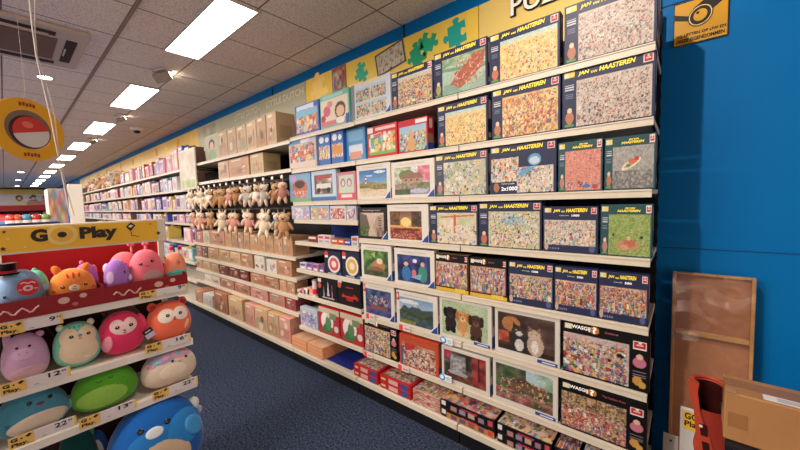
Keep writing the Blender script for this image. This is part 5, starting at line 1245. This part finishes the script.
# upper tier (x = rows stand inside the trays)
X1 = XD-.09
P = Plush('blue dinosaur soft toy with a black top hat, upper tier left end', -6, 44, 308, 270, X1, (120, 150, 184), tilt=R(4), depth=.9, zb=TZ[0]+.006)
P.eyes(-.55, -.12, .06, x2=-1.5, z2=-.12) if False else P.patch(-.62, -.1, .06, .07, (16, 12, 14), 'eye', off=.004, m=gloss((16, 12, 14)), n=14, rings=3)
P.bump(1.0, .1, .34, .3, .16, (170, 190, 206), 'fin', (0, .5, 0)); P.patch(-.1, -.7, .5, .25, (176, 90, 110), 'belly_patch')
hp = P.pt(-.55, -.2, .9)
MB().cyl((hp.x, hp.y, hp.z-.006), (hp.x, hp.y, hp.z+.002), .036, n=24).done('hat_brim', plush_m((30, 18, 20)), P.o); MB().cyl((hp.x, hp.y, hp.z+.0022), (hp.x, hp.y, hp.z+.04), .024, .026, 24).done('hat_crown', plush_m((26, 16, 18)), P.o); MB().cyl((hp.x, hp.y, hp.z+.0025), (hp.x, hp.y, hp.z+.011), .0262, n=24).done('hat_band', plush_m((170, 30, 40)), P.o)
tg = thing('hang_tag', 'red oval cardboard tag with white print in front of the blue dinosaur toy', 'tag', (XD-.03, PX(XD-.03, 28, 287).y, PX(XD-.03, 28, 287).z), (0, 0, RZ))
disc(tg, 0, 0, .031, .034, 0, lm((200, 30, 42)), 'card', 28); disc(tg, 0, -.004, .014, .012, -.0013, lm((226, 200, 204)), 'white_print'); disc(tg, 0, -.004, .007, .006, -.0026, lm((190, 60, 70)), 'red_print')
tube('white_print_line', [(-.02, -.0015, .016), (-.01, -.0015, .021), (0, -.0015, .015), (.012, -.0015, .02), (.021, -.0015, .014)], .0022, lm((236, 214, 214)), tg)
tube('white_print_line', [(-.027, -.0015, -.008), (-.016, -.0015, -.008)], .0014, lm((236, 214, 214)), tg); tube('white_print_line', [(.016, -.0015, -.008), (.027, -.0015, -.008)], .0014, lm((236, 214, 214)), tg)
P = Plush('mint green dinosaur soft toy behind the blue one, upper tier', 22, 50, 304, 270, X1-.085, (110, 200, 170), depth=.8, zb=TZ[0]+.006)
P.bump(0, 1., .22, .2, .12, (90, 180, 160), 'crest'); P.patch(.35, .45, .07, .06, (16, 12, 14), 'eye', off=.004, m=gloss((16, 12, 14)), n=12, rings=3); P.patch(.1, -.3, .5, .4, (190, 214, 206), 'belly_patch')
P = Plush('orange tabby cat soft toy with red stripes, upper tier', 48, 96, 306, 268.5, X1, (236, 140, 70), depth=.85, zb=TZ[0]+.006)
for sx in (-1, 1):
    P.bump(sx*.66, .93, .2, .22, .34, (228, 120, 56), 'ear', (0, sx*.45, 0)); 
    P.patch(sx*.62, .12, .0001, .0001, (0, 0, 0), 'whisker') if False else None
for k in (-1, 0, 1): P.patch(k*.26, .68, .05, .17 if k == 0 else .12, (206, 60, 36), 'stripe', rot=-k*.15)
for sx in (-1, 1):
    for k in range(2): P.patch(sx*.82, -.08-k*.22, .10, .035, (206, 70, 40), 'stripe', rot=sx*.3)
P.eyes(.48, .12, .075, white=True); P.patch(0, .02, .24, .18, (226, 214, 200), 'muzzle'); P.patch(0, .1, .06, .045, (206, 100, 90), 'nose', off=.004); P.smile(0, .0, .08)
P.patch(-.2, -.42, .3, .1, (90, 180, 180), 'bow', rot=.1); P.patch(.3, -.42, .26, .1, (90, 180, 180), 'bow', rot=-.1)
P = Plush('violet unicorn soft toy behind the orange cat, upper tier', 74, 99, 304, 263, X1-.1, (166, 110, 190), depth=.8, zb=TZ[0]+.006)
P.bump(-.3, 1.05, .2, .2, .12, (226, 110, 150), 'mane'); P.bump(.75, .5, .25, .3, .35, (226, 120, 140), 'ear'); P.patch(.0, .3, .06, .06, (16, 12, 14), 'eye', off=.004, m=gloss((16, 12, 14)), n=12, rings=3)
P = Plush('lilac elephant soft toy with a silver star ear, upper tier right tray', 103.5, 131, 298, 259.5, X1+.01, (170, 120, 206), depth=.85, zb=TZ[0]+.006)
P.patch(-.62, .1, .26, .34, (206, 180, 214), 'ear_patch'); P.patch(.45, .32, .07, .075, (16, 12, 14), 'eye', off=.004, m=gloss((16, 12, 14)), n=12, rings=3); P.bump(.85, -.05, .18, .5, .22, (214, 200, 226), 'trunk', yo=-.5); P.patch(.55, -.55, .36, .26, (236, 80, 60), 'foot_patch'); P.bump(-.75, .55, .3, .3, .3, (214, 196, 226), 'ear')
P = Plush('pink axolotl soft toy peeking out behind the lilac elephant, upper tier', 108, 142, 298, 252, X1-.11, (232, 120, 130), depth=.8, zb=TZ[0]+.006)
P.patch(-.05, .42, .06, .06, (16, 12, 14), 'eye', off=.004, m=gloss((16, 12, 14)), n=12, rings=3)
P.bump(.55, 1.12, .07, .1, .22, (226, 130, 140), 'horn'); P.bump(.42, 1.36, .13, .12, .09, (236, 110, 140), 'horn_tip'); P.bump(.68, 1.36, .13, .12, .09, (236, 110, 140), 'horn_tip')
P = Plush('large pink slug soft toy with a grey belly and horns, upper tier right tray', 129, 163.5, 296, 249.5, X1, (236, 116, 132), depth=.9, zb=TZ[0]+.006)
P.eyes(-.5, .38, .065, x2=.2, z2=.48, white=True); P.smile(-.12, .3, .09); P.patch(.2, -.35, .62, .42, (190, 150, 150), 'belly_patch')
P.bump(.05, 1.08, .09, .1, .2, (232, 130, 146), 'horn'); P.bump(-.06, 1.27, .12, .12, .08, (240, 110, 146), 'horn_tip'); P.bump(.18, 1.29, .12, .12, .08, (240, 110, 146), 'horn_tip')
P = Plush('coral butterfly soft toy with red pompom antennae and a mint scarf, upper tier right end', 164.5, 186, 288, 252, X1, (240, 150, 120), depth=.85, zb=TZ[0]+.02)
P.eyes(-.3, .4, .0001, white=False) if False else P.patch(.15, .35, .07, .075, (16, 12, 14), 'eye', off=.004, m=gloss((16, 12, 14)), n=12, rings=3); P.patch(.05, .36, .2, .2, (226, 130, 104), 'cheek_ring', off=.001); P.patch(.0, -.35, .92, .26, (110, 196, 186), 'scarf', off=.004)
for sx, dz in ((-.3, 0), (.62, -.02)):
    P.bump(sx, 1.05+dz, .04, .05, .12, (150, 190, 150), 'antenna'); P.bump(sx, 1.25+dz, .2, .2, .13, (226, 40, 70), 'pompom')
# middle tier
X2 = XD-.06
P = Plush('lilac hippo soft toy with small ears, middle tier left', 0, 50, 386, 333.5, X2, (196, 156, 190), depth=.8, zb=TZ[1]+.001)
P.eyes(-.34, .56, .05, x2=.21, z2=.56); P.patch(-.1, .26, .5, .24, (206, 166, 196), 'muzzle')
for X, Z in ((-.28, .32), (.06, .32)): P.patch(X, Z, .03, .03, (150, 100, 140), 'nostril', off=.004)
P.patch(.05, -.58, .85, .3, (206, 166, 176), 'belly_patch')
for X, Z, r in ((-.72, .86, -.5), (.76, .86, .4)): P.bump(X, Z, .2, .2, .14, (190, 140, 180), 'ear', (0, r, 0))
P = Plush('mint and cream dinosaur soft toy with round ears, middle tier', 52, 101, 371, 322, X2, (130, 206, 178), depth=.75, zb=TZ[1]+.001)
P.patch(.02, -.12, .8, .66, (232, 208, 176), 'face_patch'); P.patch(.42, .45, .42, .4, (232, 208, 176), 'face_patch', off=.0012); P.patch(-.36, .45, .42, .4, (232, 208, 176), 'face_patch', off=.0012)
P.eyes(-.28, .5, .07, x2=.48, z2=.5, white=True); P.patch(.1, .5, .1, .07, (90, 170, 180), 'nose', off=.005); P.smile(.1, .4, .08, (180, 40, 40)); P.patch(.3, -.5, .16, .05, (244, 232, 206), 'stitch_mark', off=.003)
for X, Z in ((-.7, .86), (.72, .88)): P.bump(X, Z, .17, .2, .16, (220, 216, 186), 'ear')
for k in range(4): P.patch(-.3+.2*k, .86, .04, .05, (70, 170, 170), 'stripe')
P = Plush('magenta dog soft toy with long ears and a pale face, middle tier', 98.5, 144, 361, 311.5, X2, (226, 60, 104), depth=.8, zb=TZ[1]+.001)
P.patch(-.3, .46, .34, .3, (236, 200, 196), 'face_patch'); P.patch(.3, .46, .34, .3, (236, 200, 196), 'face_patch'); P.patch(0, .28, .52, .22, (236, 200, 196), 'face_patch', off=.001)
P.eyes(-.31, .42, .085, x2=.33, z2=.42, white=True); P.patch(0, .24, .06, .04, (150, 50, 80), 'nose', off=.004); P.smile(0, .17, .06)
P.bump(-.86, .1, .22, .4, .62, (226, 70, 112), 'ear', (0, .25, 0)); P.bump(1.0, .25, .2, .4, .5, (232, 80, 120), 'ear', (0, -.2, 0)); P.patch(-.72, -.3, .2, .4, (236, 150, 170), 'ear_lining', rot=-.1, off=.006)
P = Plush('coral fox soft toy with a white eye mask, middle tier right', 146, 190, 340, 301, X2, (240, 116, 84), depth=.85, zb=TZ[1]+.004)
P.patch(-.3, .42, .38, .33, (238, 222, 208), 'face_patch', rot=.3); P.patch(.4, .42, .38, .33, (238, 222, 208), 'face_patch', rot=-.3)
P.eyes(-.25, .44, .085, x2=.36, z2=.44, white=True); P.patch(.06, .3, .05, .035, (170, 70, 60), 'nose', off=.004); P.smile(.06, .23, .05)
for X, Z, r in ((-.78, .82, -.3), (.74, .86, .3)): P.bump(X, Z, .23, .2, .24, (226, 96, 70), 'ear', (0, r, 0)); P.bump(X, Z-.02, .14, .1, .15, (170, 60, 70), 'ear_lining', (0, r, 0), yo=-.17)
P.patch(.62, -.2, .1, .26, (244, 190, 150), 'tail_tip', rot=-.5)
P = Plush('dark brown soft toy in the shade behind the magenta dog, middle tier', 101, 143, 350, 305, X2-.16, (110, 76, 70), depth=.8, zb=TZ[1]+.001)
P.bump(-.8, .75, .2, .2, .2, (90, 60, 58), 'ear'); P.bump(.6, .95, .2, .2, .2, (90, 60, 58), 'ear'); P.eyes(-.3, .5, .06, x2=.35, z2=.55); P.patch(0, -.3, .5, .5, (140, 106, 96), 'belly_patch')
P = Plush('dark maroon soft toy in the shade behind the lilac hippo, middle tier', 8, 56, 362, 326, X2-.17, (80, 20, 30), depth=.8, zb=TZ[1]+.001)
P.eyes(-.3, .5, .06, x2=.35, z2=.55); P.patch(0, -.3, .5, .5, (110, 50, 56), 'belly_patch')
tg = PX(XD+.02, 149, 333)
t = thing('hang_tag', 'black and silver cardboard tag between the magenta dog and the coral fox', 'tag', tuple(tg), (0, R(-25), RZ))
MB().box(-.02, .02, 0, .0015, -.001, .022).done('black_card', lm((30, 28, 34)), t); MB().box(-.02, .02, 0, .0015, -.026, -.0012).done('silver_card', lm((190, 180, 200)), t); MB().box(-.012, .012, -.001, -.0002, .008, .013).done('print_line', lm((200, 200, 206)), t)
# lower tier
X3 = XD-.03
P = Plush('teal blue whale soft toy with a white belly, lower tier left', -8, 70, 446, 372, X3-.02, (70, 130, 150), depth=.72, zb=TZ[2]+.001)
P.eyes(-.1, .6, .075, x2=.5, z2=.6); P.patch(.2, .48, .12, .06, (120, 50, 70), 'mouth_patch', off=.003); P.patch(.1, -.32, .8, .44, (206, 190, 172), 'belly_patch', rot=.12)
for k in range(2): P.patch(-.72+.06*k, -.12, .012, .07, (40, 80, 100), 'stitch_mark', off=.003)
P = Plush('bright green frog soft toy with a pale green belly, lower tier', 69, 138, 417, 356, X3-.02, (86, 156, 48), depth=.75, zb=TZ[2]+.001)
P.patch(-.15, -.2, .72, .52, (140, 186, 80), 'belly_patch'); P.smile(-.25, .6, .1, (50, 70, 30)); P.smile(.12, .66, .08, (50, 70, 30))
for X, Z in ((.3, .2), (.6, .1), (.5, .45)): P.patch(X, Z, .02, .02, (60, 110, 40), 'freckle', off=.003)
P.bump(-1.0, -.2, .14, .3, .28, (110, 150, 150), 'fin', (0, .2, 0))
P = Plush('white and pastel speckled soft toy, lower tier right', 140, 195.5, 390, 343, X3, (216, 196, 176), depth=.75, zb=TZ[2]+.004)
P.patch(-.35, .72, .6, .26, (160, 150, 180), 'pastel_cap', rot=.12); P.patch(.42, .76, .5, .22, (206, 150, 160), 'pastel_cap', rot=-.08)
for X, Z, cl in ((-.6, .6, (130, 180, 180)), (-.2, .72, (220, 140, 160)), (.3, .8, (130, 170, 190)), (.65, .66, (190, 160, 200)), (-.75, .45, (214, 150, 170))): P.patch(X, Z, .14, .1, cl, 'pastel_patch', off=.003)
P.eyes(.0, .5, .07, x2=.56, z2=.5); P.patch(0, -.02, .5, .4, (232, 214, 190), 'belly_patch'); P.smile(.28, .42, .06, (120, 70, 60))
# bottom tier
X4 = XD+.0
zb4 = TZ[3]+.001
P = Plush('large blue soft toy with a white muzzle and cream belly, bottom tier', 104, 203, 505, 391, X4, (30, 92, 168), depth=.6, zb=zb4)
P.patch(.5, .3, .45, .4, (50, 130, 200), 'lighter_flank'); P.patch(-.1, .3, .6, .3, (44, 118, 188), 'lighter_flank', off=.001)
P.eyes(-.44, .62, .06, x2=.13, z2=.62); P.patch(-.16, .5, .19, .12, (206, 214, 216), 'muzzle', off=.004); P.smile(-.16, .5, .05); P.patch(-.06, -.28, .62, .56, (206, 180, 150), 'belly_patch', off=.003)
P.bump(.86, .5, .16, .3, .2, (200, 206, 200), 'ear', (0, .5, 0)); P.bump(.98, .3, .1, .2, .12, (150, 160, 176), 'ear', (0, .5, 0)); P.patch(.72, .22, .2, .3, (70, 150, 210), 'fin', rot=.6, off=.01)
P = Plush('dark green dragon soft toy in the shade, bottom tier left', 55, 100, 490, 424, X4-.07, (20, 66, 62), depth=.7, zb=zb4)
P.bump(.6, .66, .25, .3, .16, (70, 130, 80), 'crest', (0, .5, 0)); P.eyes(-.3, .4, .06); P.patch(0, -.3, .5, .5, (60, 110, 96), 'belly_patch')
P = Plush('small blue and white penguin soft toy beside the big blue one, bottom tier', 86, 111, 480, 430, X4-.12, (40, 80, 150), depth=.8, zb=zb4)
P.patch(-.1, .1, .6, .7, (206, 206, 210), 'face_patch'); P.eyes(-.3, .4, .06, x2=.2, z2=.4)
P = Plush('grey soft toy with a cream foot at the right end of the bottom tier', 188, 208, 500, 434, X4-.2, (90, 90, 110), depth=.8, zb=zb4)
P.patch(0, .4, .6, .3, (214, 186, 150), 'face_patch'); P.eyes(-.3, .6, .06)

# ------------------------------------------------------------------ hanging round sign and its cords
dx = -2.0
cc = PX(dx, 29, 130)
rr_ = .122
t = thing('hanging_sign', 'round yellow hanging sign with a red and white ball on its grey centre', 'sign', (dx, cc.y, cc.z), (0, 0, R(122)))
YL = lm((232, 170, 36))
bm = bmesh.new(); n = 48
def ringv(r, y): return [bm.verts.new((r*math.cos(k/n*2*math.pi), y, r*math.sin(k/n*2*math.pi))) for k in range(n)]
A, B, Cc, Dd = ringv(rr_, -.002), ringv(rr_*.63, -.002), ringv(rr_, .002), ringv(rr_*.63, .002)
for k in range(n):
    j = (k+1) % n
    for q in ((A[k], A[j], B[j], B[k]), (Cc[k], Dd[k], Dd[j], Cc[j]), (A[k], Cc[k], Cc[j], A[j]), (B[k], B[j], Dd[j], Dd[k])): bm.faces.new(q)
bmesh.ops.recalc_face_normals(bm, faces=bm.faces[:])
me = bpy.data.meshes.new('yellow_ring'); bm.to_mesh(me); bm.free(); link('yellow_ring', me, YL, t)
disc(t, 0, 0, rr_*.625, rr_*.625, .0006, mat((120, 98, 88), .35, .4, 'lacquer'), 'grey_centre', 40)
r2 = rr_*.49
def half(sgn_, c, name):
    pts = [(r2*math.cos(a), r2*math.sin(a)) for a in [sgn_*math.pi*k/20 for k in range(21)]]
    MB().prism(pts, -.004, -.001).done(name, lm(c), t, (.006, 0, -.008), (0, R(-14), 0))
half(1, (206, 60, 54), 'red_half'); half(-1, (216, 208, 204), 'white_half')
disc(t, 0, -.008, r2*1.07, r2*1.07, -.0002, lm((70, 40, 40)), 'dark_outline', 36)
disc(t, -.012+.006, r2*.45-.008, r2*.3, r2*.22, -.0045, lm((226, 110, 96)), 'print_shine')
for z in (.098, -.098): 
    for k in range(5): MB().box(-.026+k*.011, -.018+k*.011, -.0032, -.0023, z-.008+.002*(k % 2), z+.006+.002*(k % 2)).done('red_marks', lm((150, 70, 40)), t)
top = (dx, cc.y+.0, cc.z+rr_)
tube('support_thread', [(0, 0, rr_), (0, 0, ZC-.002-cc.z)], .0006, mat((170, 150, 138), .6, .3, 'cord'), t)
cd = [PX(-1.75, 29, -2)]
ptc = [(29, -3), (32, 25), (36, 55), (43, 85), (50, 115), (57, 150), (64, 185), (70, 216)]
pts = [tuple(PX(-1.72-.034*k, a, b)) for k, (a, b) in enumerate(ptc)]
t0 = Vector(pts[0]); dirn = (Vector(pts[0])-Vector(pts[1])); kk = (ZC-.002-t0.z)/dirn.z
pts = [tuple(t0+dirn*kk)]+pts
base = Vector(pts[-1])
hs = thing('string_hanger', 'pair of white strings hanging from the ceiling to the yellow sign', 'string', tuple(base))
tube('strand', [tuple(Vector(q)-base) for q in pts], .0019, mat((226, 216, 206), .7, .2, 'cord'), hs)
tube('strand', [tuple(Vector(q)+Vector((0, .008+.006*math.sin(k*1.7), 0))-base) for k, q in enumerate(pts)], .0016, mat((216, 204, 192), .7, .2, 'cord'), hs)

# ------------------------------------------------------------------ behind the display
XS = -6.0
a = PX(XS, 67, 184); b = PX(XS, 82, 185)
t = thing('shelving_end', 'tall plain white shelving end beyond the yellow sign', 'shelving', (XS, (a.y+b.y)/2, 0), (0, 0, RZ))
w = b.y-a.y
MB().box(-w/2, w/2, 0, .03, 0, a.z, .004).done('end_panel', mat((224, 216, 204), .6, .2, 'paint'), t)
MB().box(-w/2+.03, w/2-.03, .031, 1.2, 0, .1).done('plinth', BLACK, t)
t = thing('magazine_rack', 'slanted rack of colourful booklets left of the white shelving end', 'rack', (XS, a.y-.02, 0), (0, 0, RZ))
MB().box(-.16, .0, .0, .5, 1.2, a.z-.06, .003).done('rack', mat((190, 180, 176), .5, .3, 'metal'), t)
MB().box(-.15, -.02, .01, .4, 0, 1.199, .003).done('base', mat((120, 110, 110), .5, .3, 'metal'), t)
c = Cv(16, 30, (200, 150, 160)); c.mottle(0, 0, 1, 1, [(220, 90, 120), (90, 150, 180), (230, 200, 120), (200, 110, 60), (190, 160, 200)], 8, 6); c.obj('booklet_print', .156, a.z-1.27, t, (-.158, -.0012, 1.205))
# low run behind the display with toys on top
t = thing('low_shelving', 'low white shelving run with a blue edge behind the yellow sign', 'shelving', (-3.9, -.35, 0), (0, 0, RZ))
zt = PX(-3.9, 30, 222).z
MB().box(-.5, .62, 0, 1.2, 0, zt-.03, .003).done('body', mat((206, 196, 186), .5, .3, 'metal'), t); MB().box(-.52, .64, -.02, 1.22, zt-.0295, zt-.004, .003).done('top', mat((70, 96, 150), .5, .3, 'metal'), t)
for k, (px, col, nm) in enumerate(((12, (206, 60, 46), 'red'), (18, (200, 90, 60), 'orange red'), (27, (70, 140, 170), 'blue'), (37, (190, 40, 44), 'dark red'), (46, (110, 150, 90), 'green'))):
    p = PX(-3.86, px, 222)
    t = thing('toy_bowl', '%s plastic toy in a clear dome on the low shelving, %s from the left' % (nm, ordn[k].replace('nearest', 'first')), 'toy', (-3.86, p.y, zt-.003), group='domed toys on the low shelving')
    MB().cyl((0, 0, 0), (0, 0, .02), .034, n=20).done('tray', mat((226, 218, 210), .4, .4, 'plastic'), t); MB().ell((0, 0, .035), (.031, .031, .03), 14).done('toy', gloss(col), t, smooth=True)
# red shelving further back
t = thing('red_shelving', 'dark red toy shelving below the mural at the far left', 'shelving', (-13, -2.2, 0), (0, 0, RZ))
MB().box(-2, 3.3, .35, .4, 0, 1.72).done('back_panel', mat((110, 20, 26), .6, .2, 'paint'), t)
for z in (.4, .9, 1.3, 1.6): MB().box(-2, 3.3, 0, .349, z-.03, z).done('shelf', mat((90, 16, 22), .5, .3, 'metal'), t)
fr2 = random.Random(9)
for k in range(14):
    y = -2.2-.4+k*.26
    nm, col = fr2.choice([('brown', (110, 70, 60)), ('red', (190, 40, 50)), ('white', (220, 214, 210)), ('black', (40, 34, 36)), ('pink', (214, 120, 140))])
    carton_o = thing('toy_carton', '%s toy carton on the dark red shelving, %s from the left' % (nm, near_words(k)), 'toy box', (-13.0, y, 1.302), (0, 0, RZ), 'cartons on the dark red shelving')
    hh_ = fr2.uniform(.14, .24)
    MB().box(-.11, .11, .02, .25, 0, hh_, .002).done('carton', card(col), carton_o); MB().box(-.08, .08, .016, .0195, .03, hh_*.7).done('front_print', card(tuple(min(255, v+40) for v in col)), carton_o)
# mural at the end of the shop
a = PX(-30.8, 0, 208); b = PX(-30.8, 50, 190)
t = thing('wall_mural', 'wide pastel picture panel under a yellow band on the far end wall', 'mural', (-30.85, -3.0, 1.9), (0, 0, RZ))
MB().box(-3, 5.3, 0, .03, 0, .75).done('board', mat((206, 190, 196), .6, .2, 'paint'), t)
c = Cv(120, 24, (226, 206, 210)); c.mottle(0, 0, 1, 1, [(236, 210, 206), (206, 214, 232), (240, 206, 206), (236, 226, 220)], 10, 4)
for u, c1, c2 in ((.80, (90, 60, 50), (240, 214, 160)), (.87, (60, 40, 36), (206, 150, 120)), (.935, (190, 90, 60), (236, 140, 150))): c.ell(u, .2, .036, .34, c2); c.ell(u, .66, .017, .24, c1); c.ell(u, .62, .010, .15, (230, 190, 160))
c.obj('picture', 8.28, .74, t, (-2.99, -.03, .005))
t = thing('wall_mural', 'yellow band above the pastel picture on the far end wall', 'mural', (-30.85, -3.0, 2.655), (0, 0, RZ)); MB().box(-3, 5.3, 0, .03, 0, .27).done('board', mat((226, 190, 90), .6, .2, 'paint'), t); MB().box(-3, 5.3, -.004, -.0005, .0, .02).done('edge', lm((190, 150, 70)), t)
t = thing('bulkhead', 'dark strip below the ceiling on the far end wall', 'bulkhead', (-30.85, -3.0, 2.93), (0, 0, RZ)); struct(t) if False else None; MB().box(-3, 5.3, 0, .03, 0, .07).done('board', mat((60, 60, 80), .6, .2, 'paint'), t)

# ------------------------------------------------------------------ light
def lamp(kind, name, loc, power, col, soft=.03, **k):
    d = bpy.data.lights.new(name, kind); d.energy = power; d.color = lin(col)
    o = bpy.data.objects.new(name, d); COL.objects.link(o); o.location = loc
    if kind in ('POINT', 'SPOT'): d.shadow_soft_size = soft
    for a, b in k.items(): setattr(d, a, b)
    return o
sp = lamp('SPOT', 'ceiling_spot', (-.53, .55, ZC-.05), 82, (255, 240, 226), .02, spot_size=R(150), spot_blend=.6)
sp.rotation_euler = (Vector((.15, 1.9, 1.1))-Vector(sp.location)).to_track_quat('-Z', 'Y').to_euler()
for y in (-1.6, -4.1):
    for k in range(9):
        d = lamp('AREA', 'fill_lamp', (-2.2-3.0*k, y, ZC-.03), 120, (255, 242, 230), shape='RECTANGLE', size=1.2, size_y=.3)  # added unseen fill lamps, placed to light shelf fronts but not the wall shadow
W = bpy.data.worlds.new('shop_light'); S.world = W; W.use_nodes = True
W.node_tree.nodes['Background'].inputs[0].default_value = (*lin((255, 230, 212)), 1); W.node_tree.nodes['Background'].inputs[1].default_value = 1.3
S.cycles.use_denoising = True; S.cycles.max_bounces = 8; S.cycles.diffuse_bounces = 6; S.cycles.transparent_max_bounces = 8
S.cycles.sample_clamp_indirect = 6
S.view_settings.view_transform = 'Standard'; S.view_settings.look = 'None'; S.view_settings.gamma = 1; S.view_settings.exposure = .5
S.view_settings.use_curve_mapping = False
print('far cartons', tot, 'objects', len(bpy.data.objects))
